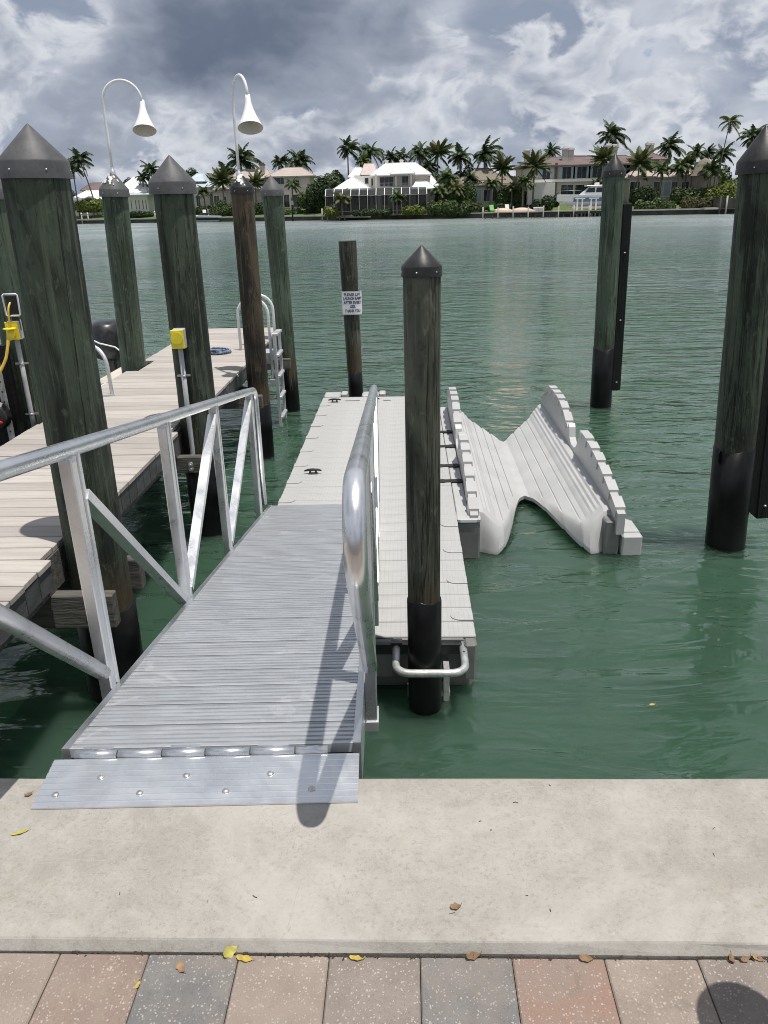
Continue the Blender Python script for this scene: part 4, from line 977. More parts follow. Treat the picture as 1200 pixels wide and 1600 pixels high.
# ================================================================== ROPE, LEAVES, ADDED SHADOW CASTER
rp_ = MB(); rs = random.Random(21)
pts = []
for i in range(90):
    a = i * 0.62; r_ = 0.045 + 0.075 * abs(math.sin(i * 0.37)); pts.append(Vector((math.cos(a) * r_ * 1.5 + rs.uniform(-.012, .012), math.sin(a) * r_ + rs.uniform(-.01, .01), 0.012 + 0.055 * (i / 90) * abs(math.cos(i * 0.21)))))
rp_.tube(pts, 0.010, 6)
tag(rp_.build('rope', mt['rope_blue'], None, (-2.50, 10.10, DZ)), 'small heap of blue and white rope on the plank dock', 'rope')
r2 = MB().tube([(-0.05, 0.0, 0.006), (-0.15, 0.05, 0.006), (-0.17, 0.16, 0.006), (-0.06, 0.22, 0.006), (0.12, 0.2, 0.006), (0.2, 0.18, 0.006)], 0.005, 6).build('mooring_line', mt['pvc_grey'], None, (-2.13, 10.75, DZ)); tag(r2, 'thin grey line curled on the far end of the plank dock', 'line')

def leaf(loc, L_, W_, rotz, curl, mat_, label, tilt=0.0, fold=0.25):
    m_ = MB(); nu, nv = 9, 5; vs = []
    for i in range(nu):
        t = i / (nu - 1); wd = W_ * math.sin(PI * min(1, t * 0.94 + 0.06)) ** 0.8 * (1 - 0.25 * t) * (1 + 0.18 * math.sin(14 * t + rotz * 3))
        for j in range(nv):
            v_ = (j / (nv - 1) - 0.5); x = (t - 0.5) * L_; z = curl * 0.6 * ((t - 0.5) ** 2) * 4 * L_ + abs(v_) * fold * wd * 0.5 + 0.035 * L_ * math.sin(9 * t + 5 * v_)
            vs.append((x, v_ * wd, z))
    zmin = min(p[2] for p in vs); vs = [(x, y, z - zmin + 0.0015) for x, y, z in vs]
    fs = [(i * nv + j, (i + 1) * nv + j, (i + 1) * nv + j + 1, i * nv + j + 1) for i in range(nu - 1) for j in range(nv - 1)]
    m_.add(vs, fs, 0, True)
    m_.tube([(L_ * 0.5, 0, vs[(nu - 1) * nv + 2][2]), (L_ * 0.62, 0.004, vs[(nu - 1) * nv + 2][2] + 0.002)], 0.0008, 5)
    o = m_.build('fallen_leaf', mt[mat_], None, loc); o.rotation_euler = (tilt, 0, rotz)
    tag(o, label, 'leaf', 'fallen leaves')
leaf((-1.054, 1.572, CAP_Z), 0.044, 0.016, R(24), 0.12, 'leaf_olive', 'curled olive leaf on the concrete near the left edge')
leaf((-0.417, 1.240, PAV_Z + 0.004), 0.036, 0.026, R(40), 0.3, 'leaf_olive', 'green-yellow leaf leaning on the concrete edge above the dark grey paver', 0.6)
leaf((-0.380, 1.224, PAV_Z), 0.040, 0.018, R(-12), 0.15, 'leaf_yellow', 'yellow leaf in the joint beside the green-yellow leaf')
leaf((0.101, 1.345, CAP_Z), 0.026, 0.020, R(10), 0.25, 'leaf_brown', 'brown leaf lying alone on the middle of the concrete', 0, 0.6)
leaf((-0.519, 1.200, PAV_Z), 0.032, 0.020, R(-50), 0.25, 'leaf_tan', 'tan dead leaf lying on the dark grey paver')
leaf((-0.603, 1.160, PAV_Z), 0.020, 0.010, R(75), 0.1, 'leaf_yellow', 'tiny bright yellow leaf on the joint left of the grey paver')
leaf((-0.128, 1.228, PAV_Z), 0.032, 0.014, R(-8), 0.15, 'leaf_yellow', 'yellow leaf below the concrete edge near the middle')
leaf((0.134, 1.236, PAV_Z), 0.034, 0.018, R(15), 0.4, 'leaf_brown', 'curled brown leaf at the concrete edge above the right grey paver', 0.3, 0.6)
leaf((0.385, 1.232, PAV_Z), 0.030, 0.018, R(-6), 0.3, 'leaf_brown', 'brown leaf at the concrete edge above the red paver', 0.2, 0.6)
for k, (dx, dy, a, mm, wh) in enumerate(((0.0, 0, 20, 'leaf_brown', 'second'), (0.03, .002, -30, 'leaf_tan', 'third'), (0.055, -.002, 60, 'leaf_brown', 'fourth'), (0.085, 0.0, 5, 'leaf_tan', 'rightmost'), (-0.03, 0.001, 80, 'leaf_brown', 'leftmost'))):
    leaf((0.735 + dx, 1.2335 + dy, PAV_Z), 0.026, 0.014, R(a), 0.4, mm, wh + (' from left, a' if wh in ('second', 'third', 'fourth') else '') + ' crumpled brown leaf in the litter at the right concrete edge', 0.2, 0.7)
leaf((-1.097, 1.714, CAP_Z), 0.022, 0.016, R(30), 0.4, 'leaf_brown', 'dark crumpled leaf at the left corner of the gangway plate', 0, 0.8)
leaf((1.446, 3.883, 0.004), 0.036, 0.024, R(10), 0.05, 'leaf_yellow', 'pale leaf floating on the green water')
leaf((-0.475, 5.72, 1.30 - 0.2027 * 3.84 + 0.004), 0.05, 0.022, R(5), 0.2, 'leaf_brown', 'brown leaf near the lower end of the gangway')
# twigs and specks on the cap
rs = random.Random(31)
tw = MB()
for k in range(20):
    x, y = rs.uniform(-1.2, 1.1), rs.uniform(1.27, 1.77)
    if y > 1.62 and -1.1 < x < -0.12: continue
    a = rs.uniform(0, PI); L_ = rs.uniform(0.0015, 0.007); tw.tube([(x - math.cos(a) * L_, y - math.sin(a) * L_, CAP_Z + 0.0012), (x, y + rs.uniform(-.002, .002), CAP_Z + 0.0022), (x + math.cos(a) * L_, y + math.sin(a) * L_, CAP_Z + 0.0012)], rs.uniform(0.0004, 0.001), 4)
tag(tw.build('twigs', mt['debris']), 'tiny dark twigs and specks scattered on the concrete', kind='stuff')
# made-up post added just right of the view to cast the shadow in the corner
bo = thing('shadow_caster', (0.845, 1.015, PAV_Z), 'slim round-headed post added out of view to cast the corner shadow', 'shadow_caster')
MB().lathe([(0.0, 1.04), (0.045, 1.03), (0.075, 0.99), (0.088, 0.93), (0.075, 0.87), (0.045, 0.83), (0.036, 0.80)], 24).build('head', mt['cap_black'], bo)
MB().lathe([(0.036, 0.80), (0.036, 0.02), (0.05, 0.015), (0.05, 0.0)], 20).build('shaft', mt['cap_black'], bo)
# ================================================================== FAR SHORE
def F(px, py, Y):
    """point seen at photo pixel (px, py) if it stands at depth Y; used once to survey sizes of things on the far shore"""
    d = CF + CR * ((px - 600) / 1200) - CU * ((py - 800) / 1200)
    return Vector((0, 0, CAM_Z)) + d * (Y / d.y)
SHORE = [(-420, 260), (-160, 224), (-84, 205), (-50, 191), (-19, 176), (14, 161), (36, 152), (62, 148), (110, 149), (420, 170)]
def shore_y(x):
    for (xa, ya), (xb, yb) in zip(SHORE, SHORE[1:]):
        if xa <= x <= xb: return ya + (yb - ya) * (x - xa) / (xb - xa)
    return 170
def ground_z(x, y):
    d = y - shore_y(x); return 1.0 + min(1.3, max(0.0, (d - 1.0) * 0.10))
tb = MB(); rows = [0.35, 1.2, 6, 14, 40, 160, 700]; xs = np.concatenate([np.linspace(-420, -100, 9)[:-1], np.linspace(-100, 110, 61), np.linspace(110, 420, 9)[1:]])
vs = []; fs = []
for d in rows:
    for x in xs: vs.append((x, shore_y(x) + d, ground_z(x, shore_y(x) + d)))
n = len(xs)
for j in range(len(rows) - 1):
    for i in range(n - 1): fs.append((j * n + i, j * n + i + 1, (j + 1) * n + i + 1, (j + 1) * n + i))
tb.add(vs, fs, 0, True)
tag(tb.build('shore_ground', mt['lawn']), 'green lawn rising behind the far sea wall', kind='structure')
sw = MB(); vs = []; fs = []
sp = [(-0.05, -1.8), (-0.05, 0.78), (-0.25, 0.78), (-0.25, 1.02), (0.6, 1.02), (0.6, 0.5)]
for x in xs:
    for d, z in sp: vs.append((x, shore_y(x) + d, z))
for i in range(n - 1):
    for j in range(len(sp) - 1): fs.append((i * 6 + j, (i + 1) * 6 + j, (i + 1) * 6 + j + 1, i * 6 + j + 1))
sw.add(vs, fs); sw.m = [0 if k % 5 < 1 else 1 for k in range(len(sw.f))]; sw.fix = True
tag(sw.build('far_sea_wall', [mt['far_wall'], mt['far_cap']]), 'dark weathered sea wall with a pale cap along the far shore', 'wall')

# ---- building kit (local x to the right, y away from us, z up)
def rect_mb(a, b, Y, yb, yo=0.0):
    p, q = F(a[0], a[1], Y), F(b[0], b[1], Y)
    return min(p.x, q.x), max(p.x, q.x), min(p.z, q.z), max(p.z, q.z)
class House:
    def __init__(s, px, py, Y, label, name='house'):
        s.Y = Y; p = F(px, py, Y); s.b = Vector((p.x, Y, ground_z(p.x, Y) - 0.3))
        s.t = thing(name, s.b, label, 'house')
    def r(s, x0, y0, x1, y1, dY=0.0):
        a, b = F(x0, y0, s.Y + dY), F(x1, y1, s.Y + dY)
        return min(a.x, b.x) - s.b.x, max(a.x, b.x) - s.b.x, min(a.z, b.z) - s.b.z, max(a.z, b.z) - s.b.z
    def wall(s, x0, y0, x1, y1, depth, mat_, dY=0.0, ground=True, name='wall'):
        a, b, c, d = s.r(x0, y0, x1, y1, dY)
        if ground: c = -0.4
        return MB().box(a, b, dY, dY + depth, c, d).build(name, mt[mat_], s.t)
    def window(s, x0, y0, x1, y1, dY=0.0, mull=1, sill=True, trans=False, glass='window_glass'):
        a, b, c, d = s.r(x0, y0, x1, y1, dY); fw = 0.09
        f = MB()
        f.box(a - fw, a, dY - 0.08, dY + 0.02, c, d); f.box(b, b + fw, dY - 0.08, dY + 0.02, c, d)
        f.box(a - fw, b + fw, dY - 0.082, dY + 0.02, d, d + fw)
        f.box(a - fw - 0.05, b + fw + 0.05, dY - 0.14, dY + 0.02, c - fw, c - 0.002)
        o = f.build('window', mt['window_frame'], s.t)
        for i in range(mull):
            xa, xb = a + (b - a) * i / mull, a + (b - a) * (i + 1) / mull
            MB().box(xa + 0.03, xb - 0.03, dY - 0.035, dY - 0.012, c + 0.002, d - 0.002).build('pane', mt[glass], o)
        return o
    def shutter(s, x0, y0, x1, y1, dY=0.0):
        a, b, c, d = s.r(x0, y0, x1, y1, dY); MB().box(a, b, dY - 0.09, dY - 0.02, c, d).build('shutter', mt['shutter_blue'], s.t)
    def chimney(s, x0, y0, x1, y1, dY, mat_='stucco_tan', cap='stucco_white', parent=None):
        a, b, c, d = s.r(x0, y0, x1, y1, dY); h = d - c
        o = MB().box(a, b, dY, dY + (b - a), c - 1.5, d - h * 0.22).build('chimney', mt[mat_], s.t)
        MB().box(a - 0.12, b + 0.12, dY - 0.12, dY + (b - a) + 0.12, d - h * 0.218, d - h * 0.10).build('chimney_cap', mt[cap], o)
        MB().box(a + 0.12, b - 0.12, dY + 0.12, dY + (b - a) - 0.12, d - h * 0.098, d).build('chimney_pot', mt[cap], o)
    def hip(s, x0, x1, ye, yr, depth, mat_, dY=0.0, ridge=0.45, over=0.5, name='roof', xr=None, thick=0.18):
        """hip roof: eave row ye, ridge row yr; ridge = share of the length kept along the top"""
        xm = (x0 + x1) / 2
        a, b, _, _ = s.r(x0, ye, x1, ye, dY); ze = (F(xm, ye, s.Y + dY)).z - s.b.z; zr = F(xm if xr is None else xr, yr, s.Y + dY + depth / 2).z - s.b.z
        y0, y1 = dY - over, dY + depth + over; L_ = b - a; cx = (a + b) / 2 if xr is None else F(xr, yr, s.Y + dY + depth / 2).x - s.b.x; hr = L_ * ridge / 2
        vs = [(a, y0, ze), (b, y0, ze), (b, y1, ze), (a, y1, ze), (a, y0, ze - thick), (b, y0, ze - thick), (b, y1, ze - thick), (a, y1, ze - thick), (cx - hr, (y0 + y1) / 2, zr), (cx + hr, (y0 + y1) / 2, zr)]
        m_ = MB(); m_.add(vs, [(0, 1, 9, 8), (1, 2, 9), (2, 3, 8, 9), (3, 0, 8), (4, 7, 6, 5), (0, 4, 5, 1), (1, 5, 6, 2), (2, 6, 7, 3), (3, 7, 4, 0)]); m_.fix = True
        o = m_.build(name, mt[mat_], s.t)
        h = MB()                                          # hip and ridge caps
        for p, q in ((0, 8), (1, 9), (8, 9)): 
            if (Vector(vs[p]) - Vector(vs[q])).length > 0.2: h.tube([Vector(vs[p]) + Vector((0, 0, .02)), Vector(vs[q]) + Vector((0, 0, .02))], 0.09, 6)
        h.build('ridge_cap', mt[mat_], o)
        return o

# ---- white house with pool cage (centre)
A = House(600, 322, 172, 'white two-storey house with pale hip roofs behind a screened pool cage')
A.wall(548, 296, 668, 322, 12, 'stucco_white', 0.0)                     # ground floor
A.wall(583, 272, 669, 300, 10.5, 'stucco_beige', 1.0, False)            # upper floor
A.wall(553, 274, 586, 300, 9, 'stucco_white', 2.5, False)
A.hip(578, 674, 273, 255, 11, 'roof_white', 0.8, 0.50)
A.hip(609, 649, 271, 255.5, 8, 'roof_white', -0.8, 0.0, name='porch_roof')
A.hip(563, 590, 273, 256, 9, 'roof_pink', 3.0, 0.6, name='wing_roof')
A.hip(544, 573, 276, 262, 8, 'roof_white', 4.5, 0.3, name='wing_roof')
A.hip(518, 582, 297, 276.5, 8, 'roof_white', -3.6, 0.0, name='pavilion_roof')
A.hip(642, 684, 294.5, 277, 8, 'roof_white', -1.8, 0.0, name='wing_roof', xr=655)
A.hip(655, 686, 290, 273, 7, 'roof_white', 3.0, 0.2, name='wing_roof')
A.wall(524, 299, 578, 322, 6, 'stucco_white', -2.8)
A.wall(648, 296, 680, 322, 6, 'stucco_beige', -1.2)
A.window(593, 277, 615, 291, 1.0, 3); A.window(628, 275.5, 638, 290, 1.0, 2); A.window(570, 278, 576, 287, 2.5, 1); A.window(580, 279, 583, 290, 2.5, 1)
for xa, xb in ((552, 562), (572, 578), (583, 590), (596, 606), (616, 626), (634, 642), (650, 657)): A.window(xa, 305, xb, 320, -2.8 if xb < 579 else (-1.2 if xa > 647 else 0.0), 2)
for xa in (586, 617, 641): # balcony columns
    a, b, c, d = A.r(xa, 272, xa + 3, 300, -0.6); MB().box(a, b, -0.6, -0.2, c, d).build('column', mt['stucco_white'], A.t)
for xa, xb in ((589, 617), (620, 641)):
    a, b, c, d = A.r(xa, 286, xb, 293, -0.45); o = MB().box(a, b, -0.47, -0.42, d - 0.06, d).build('balcony_rail', mt['window_frame'], A.t)
    q = MB()
    for i in range(1, 14): xx = a + (b - a) * i / 14; q.box(xx - 0.015, xx + 0.015, -0.46, -0.43, c, d - 0.06)
    tag(q.build('baluster', mt['window_frame'], o), kind='stuff')
A.chimney(601.5, 250, 606.5, 259, 8, 'stucco_white'); A.chimney(624.5, 249, 630, 259, 8, 'stucco_white')
# pool cage
cg = thing('pool_cage', (F(588, 324, 165).x, 165, ground_z(F(588, 324, 165).x, 165) - 0.2), 'dark mesh pool cage with white aluminium frame in front of the white house', 'pool cage')
cxs = [508 + (667 - 508) * i / 12 for i in range(13)]
gz = cg.location.z
def cgp(px, py, Y): p = F(px, py, Y); return (p.x - cg.location.x, Y - 165, p.z - gz)
zf = F(588, 305, 165).z - gz; zbk = F(588, 297, 170.8).z - gz + 0.3
X0, X1 = F(508, 305, 165).x - cg.location.x, F(667, 305, 165).x - cg.location.x
for i in range(13):
    xx = X0 + (X1 - X0) * i / 12
    MB().box(xx - 0.035, xx + 0.035, -0.035, 0.035, 0, zf).build('post', mt['window_frame'], cg)
    MB().obox((xx, 0, zf), (xx, 2.2, zbk), 0.12, 0.08).build('rafter', mt['white_paint'], cg)
    if i < 12:
        xb = X0 + (X1 - X0) * (i + 1) / 12
        MB().add([(xx + .06, 0, 0.1), (xb - .06, 0, 0.1), (xb - .06, 0, zf - .05), (xx + .06, 0, zf - .05)], [(0, 1, 2, 3)]).build('screen', mt['screen_mesh'], cg)
        MB().add([(xx + .07, 0.05, zf), (xb - .07, 0.05, zf), (xb - .07, 2.2, zbk), (xx + .07, 2.2, zbk)], [(0, 1, 2, 3)]).build('roof_screen', mt['screen_mesh'], cg)
for z in (zf, 0.95, 0.12): MB().box(X0, X1, -0.03, 0.03, z - 0.025, z + 0.025).build('rail', mt['window_frame'], cg)
MB().box(X0, X1, 2.16, 2.24, zbk - 0.05, zbk + 0.05).build('rail', mt['white_paint'], cg)
for xx in (X0, X1): MB().add([(xx, 0.06, 0.1), (xx, 6.5, 0.1), (xx, 6.5, zbk), (xx, 2.2, zbk), (xx, 0.06, zf)], [(0, 1, 2, 3, 4)]).build('screen', mt['screen_mesh'], cg)

# ---- long beige house on the right
B = House(905, 316, 168, 'long beige two-storey house with brown roof and blue shutters')
B.wall(818, 258, 1004, 318, 11, 'stucco_beige', 0.0)
B.hip(812, 1010, 257, 244.5, 12, 'roof_brown', 0.0, 0.78, thick=0.3)
B.hip(985, 1044, 249, 236, 10, 'roof_brown', 3.0, 0.2, name='wing_roof')
B.wall(990, 250, 1036, 318, 8, 'stucco_beige', 4.0)
a, b, c, d = B.r(818, 281, 1000, 287, -0.15); MB().box(a, b, -0.30, -0.002, d - 0.55, d).build('string_course', mt['stucco_white'], B.t)
B.wall(826, 286, 866, 316, 4, 'stucco_white', -3.5, name='garage')
for x0, x1 in ((848, 859), (879, 892), (902, 916), (926, 940), (966, 978), (984, 994)): 
    yy = (x0 - 880) * -0.035
    B.window(x0, 261 + yy, x1, 279 + yy, 0.0, 2)
    B.shutter(x0 - 5.6, 260 + yy, x0 - 0.9, 280.5 + yy); B.shutter(x1 + 0.9, 260 + yy, x1 + 5.6, 280.5 + yy)
for x0, x1 in ((877, 895), (899, 919), (924, 940), (968, 990)): B.window(x0, 289, x1, 307, 0.0, 2)
a, b, c, d = B.r(867.5, 255, 869, 300); MB().box(a, b, -0.25, -0.05, -0.3, d).build('downpipe', mt['pipe_brown'], B.t)
a, b, c, d = B.r(867, 257, 870, 262); MB().box(a - .06, b + .06, -0.36, -0.251, c, d).build('rain_head', mt['pipe_brown'], B.t)
B.chimney(820.5, 232, 828, 252, 3); B.chimney(880, 229, 887.5, 250, 3); B.chimney(889, 230, 896, 250, 3); B.chimney(948, 224, 955, 246, 4); B.chimney(957, 225, 964, 246, 4); B.chimney(1012, 221, 1020, 246, 5)
for i in range(5):
    a, b, c, d = B.r(898 + i * 5, 242, 901 + i * 5, 245, 6); MB().box(a, b, 6, 7, c - 0.8, d).build('roof_vent', mt['stucco_white'], B.t)

# ---- garden pavilion right, under the palms
D_ = House(1060, 312, 163, 'low beige garden house, coloured darker as if in shade, with lattice doors under the right-hand palms')
D_.wall(985, 276, 1118, 316, 8, 'stucco_shaded', 0.0)
D_.hip(980, 1122, 276, 266, 9, 'roof_tan', 0.0, 0.8)
for x0, x1 in ((985, 998), (1022, 1032), (1038, 1046), (1050, 1058), (1066, 1074)): D_.window(x0, 284, x1, 306, 0.0, 2)
D_.window(1037, 282, 1046, 307, -0.02, 1, glass='shutter_blue')
th = House(1096, 300, 160, 'round thatched hut roof among the palms beside the bright green tree', 'thatched_hut')
m_ = MB(); a, b, c, d = th.r(1083, 275, 1112, 247)
m_.lathe([(2.7, c), (2.4, c + 0.3), (1.6, c + (d - c) * 0.6), (0.9, d - 0.4), (0.25, d), (0, d)], 16, (0, 0, 0)); m_.build('thatch_roof', mt['thatch'], th.t)
for s in (-1, 1):
    for q in (-1, 1): MB().tube([(s * 1.6, q * 1.6, -0.4), (s * 1.6, q * 1.6, c + 0.5)], 0.1, 6).build('post', mt['palm_trunk'], th.t)

# ---- low house between the palms (middle)
E_ = House(765, 316, 172, 'low beige house with glass doors half hidden by palms')
E_.wall(706, 288, 826, 318, 9, 'stucco_tan', 0.0)
E_.hip(700, 832, 289, 276, 14, 'thatch', 0.0, 0.6)
E_.hip(722, 790, 281, 263, 8, 'thatch', 4.0, 0.3, name='upper_roof')
for x0, x1 in ((722, 728), (738, 752), (756, 766), (770, 776), (800, 806)): E_.window(x0, 297, x1, 314, 0.0, 2, glass='shutter_blue' if x0 == 738 else 'window_glass')

# ---- tan house left of centre
G = House(420, 326, 196, 'tan two-storey house with tiled hip roof and square chimney')
G.wall(424, 275, 485, 300, 10, 'stucco_tan', 0.0, False); G.wall(418, 296, 488, 330, 11, 'stucco_tan', -0.8)
G.hip(414, 493, 275, 262, 12, 'roof_tan', 0.0, 0.35)
G.wall(332, 298, 420, 336, 9, 'stucco_tan', 1.0); G.hip(356, 428, 279, 265, 10, 'roof_tan', 3.0, 0.6, name='wing_roof'); G.wall(360, 279, 424, 300, 8, 'stucco_tan', 4.0, False)
G.hip(326, 424, 298, 286, 10, 'roof_tan', 0.6, 0.6, name='wing_roof')
G.chimney(405, 254, 414, 275, 5, 'stucco_tan', 'roof_brown')
G.window(427, 278, 444, 288, 0.0, 3); G.window(462, 279, 468, 290, 0.0, 1); G.window(443, 304, 453, 324, -0.8, 2); G.window(457, 304, 468, 324, -0.8, 2); G.window(334, 306, 344, 328, 1.0, 2); G.window(350, 307, 355, 325, 1.0, 1); G.window(426, 306, 436, 322, -0.8, 2)
a, b, c, d = G.r(470, 292, 486, 300, -1.2); MB().box(a, b, -2.0, -0.85, c, c + 0.9).build('balcony', mt['stucco_tan'], G.t)
for xa in (471, 484): a, b, c, d = G.r(xa, 300, xa + 2.6, 325, -1.2); MB().box(a, b, -1.9, -1.5, -0.3, d).build('column', mt['stucco_tan'], G.t)

# ---- pale house with metal roofs behind the thick pilings
Hh = House(312, 326, 204, 'pale house with blue-grey metal roofs between the two middle pilings')
Hh.wall(298, 292, 330, 330, 9, 'stucco_tan', 0.0); Hh.hip(292, 322, 283, 271, 9, 'roof_metal_blue', 3.0, 0.3); Hh.hip(294, 334, 292, 284, 10, 'roof_metal_blue', 0.0, 0.5, name='lower_roof')
Hh.wall(297, 283, 318, 294, 7, 'stucco_white', 4.0, False); Hh.window(303, 287, 309, 291, 4.0, 2); Hh.window(306, 306, 314, 322, 0.0, 2)
# ---- white houses at the left
W1 = House(212, 326, 212, 'white house with a big white hip roof right of the left lamp piling')
W1.wall(190, 302, 233, 332, 10, 'stucco_white', 0.0); W1.hip(176, 231, 303, 277, 16, 'roof_white', 1.0, 0.25); W1.hip(195, 236, 304, 300, 7, 'roof_metal_blue', -1.6, 0.5, name='lower_roof')
for x0 in (199, 204, 211, 216, 222, 227): W1.window(x0, 313, x0 + 3, 327, 0.0, 1)
W2 = House(135, 328, 214, 'white house with low white and brown roofs at the left edge of the far shore')
W2.wall(112, 311, 158, 334, 10, 'stucco_white', 0.0); W2.hip(108, 160, 312, 298, 12, 'roof_white', 0.0, 0.4); W2.hip(126, 160, 297, 286, 10, 'roof_brown', 8.0, 0.6, name='rear_roof'); W2.wall(128, 297, 158, 306, 8, 'stucco_tan', 9.0, False); W2.hip(130, 158, 311.5, 302, 5, 'roof_white', -3.0, 0.0, name='porch_roof')
for x0 in (122, 128, 142, 150): W2.window(x0, 318, x0 + 4, 328, 0.0, 1)
W3 = House(232, 305, 218, 'narrow blue house with white trim behind the grey-capped piling')
W3.wall(225, 288, 245, 330, 8, 'blue_siding', 0.0); W3.hip(222, 248, 288, 280, 9, 'roof_metal_blue', 0.0, 0.3); W3.window(230, 294, 233, 301, 0.0, 1); W3.window(235, 294, 238, 301, 0.0, 1)

# ---- palms
rf = random.Random(77)
def frond_mesh(arch, droop, wid, nl, mat_, seed):
    """a frond of unit length leaving along +x; leaflets are single blades hanging from the rib"""
    rs = random.Random(seed); m_ = MB(); N = 9; pts = []
    x = z = 0.0; ang = arch
    for i in range(N):
        pts.append(Vector((x, 0, z))); x += math.cos(ang) / (N - 1); z += math.sin(ang) / (N - 1); ang -= droop / (N - 1) * (0.5 + i / N)
    m_.tube(pts, [0.012 * (1 - 0.85 * i / (N - 1)) for i in range(N)], 3)
    for k in range(nl):
        t = 0.10 + 0.88 * k / (nl - 1); f_ = t * (N - 1); i = min(int(f_), N - 2); p = pts[i].lerp(pts[i + 1], f_ - i); d = (pts[i + 1] - pts[i]).normalized()
        L_ = wid * (math.sin(PI * min(1, 0.14 + t * 0.86)) ** 0.6) * rs.uniform(0.85, 1.2) * 1.15; bw = 0.033
        for s in (-1, 1):
            o = (Vector((0, s, 0)) * 0.80 + d * 0.62 + Vector((0, 0, -0.42 - 0.25 * rs.random()))).normalized()
            a = p + d * bw; b = p - d * bw; tip = p + o * L_; mid = p + o * L_ * 0.55 + Vector((0, 0, 0.02))
            m_.add([b, a, mid + d * bw * 0.9, tip, mid - d * bw * 0.9], [(0, 1, 2, 4), (4, 2, 3)])
    return m_.mesh('frond', mt[mat_])
FR = {}
for key, mat_ in (('d', 'frond_dark'), ('g', 'frond_green'), ('o', 'frond_olive')):
    FR[key] = [frond_mesh(1.25, 1.3, 0.24, 17, mat_, 1), frond_mesh(0.85, 2.3, 0.28, 18, mat_, 2), frond_mesh(0.35, 2.1, 0.28, 18, mat_, 3), frond_mesh(-0.15, 1.2, 0.24, 16, mat_, 4), frond_mesh(-0.75, 0.7, 0.2, 14, mat_, 5)]
FD = [frond_mesh(1.30, 0.7, 0.20, 22, 'frond_olive', 11), frond_mesh(0.85, 0.9, 0.20, 22, 'frond_olive', 12), frond_mesh(0.40, 0.9, 0.20, 22, 'frond_green', 13), frond_mesh(0.0, 0.9, 0.19, 20, 'frond_green', 14), frond_mesh(-0.55, 0.5, 0.17, 16, 'frond_green', 15)]
def palm(px, py, rad, base_py, Y, kind, label, lean=0.0, n=None, tr=0.16):
    c = F(px, py, Y); gx = c.x + lean; g0 = ground_z(gx, Y) - 0.2
    R_ = rad * 0.1240 * Y / 157 * 1.22
    t_ = thing('palm_tree', (gx, Y, g0), label, 'palm', 'palms on the far shore')
    h = c.z - g0; k = tr * 1.1; pts = []; rs_ = []
    for i in range(8):
        t = i / 7; pts.append(Vector((-lean * t ** 1.5, 0, h * t))); rs_.append(k * (1.25 - 0.55 * t + (0.25 if i == 0 else 0)))
    MB().tube(pts, rs_, 8).build('trunk', mt['palm_trunk'], t_)
    if kind in 'dg':                                     # green crownshaft
        MB().tube([(-lean, 0, h - R_ * .22), (-lean, 0, h + R_ * .1)], [k * 0.85, k * 0.5], 8).build('crownshaft', mt['frond_green'], t_)
    ms = FD if kind == 'p' else FR[kind]
    dist = ([0] * 6 + [1] * 11 + [2] * 10 + [3] * 8 + [4] * 4) if kind == 'p' else ([0] * 4 + [1] * 8 + [2] * 8 + [3] * 6 + [4] * 3)
    if n: dist = sorted(rf.sample(dist, min(n, len(dist))))
    a0 = rf.uniform(0, 6); wind = rf.uniform(0.0, 0.22)
    for i, q in enumerate(dist):
        a = a0 + i * 2.399963 + rf.uniform(-.2, .2); s = R_ * rf.uniform(0.72, 1.15) * (1 + wind * math.cos(a - 0.4))
        inst('frond', ms[q], t_, (-lean + 0.05 * math.cos(a), 0.05 * math.sin(a), h + rf.uniform(-.1, .1)), (rf.uniform(-.3, .3), rf.uniform(-.22, .22), a), (s, s, s))
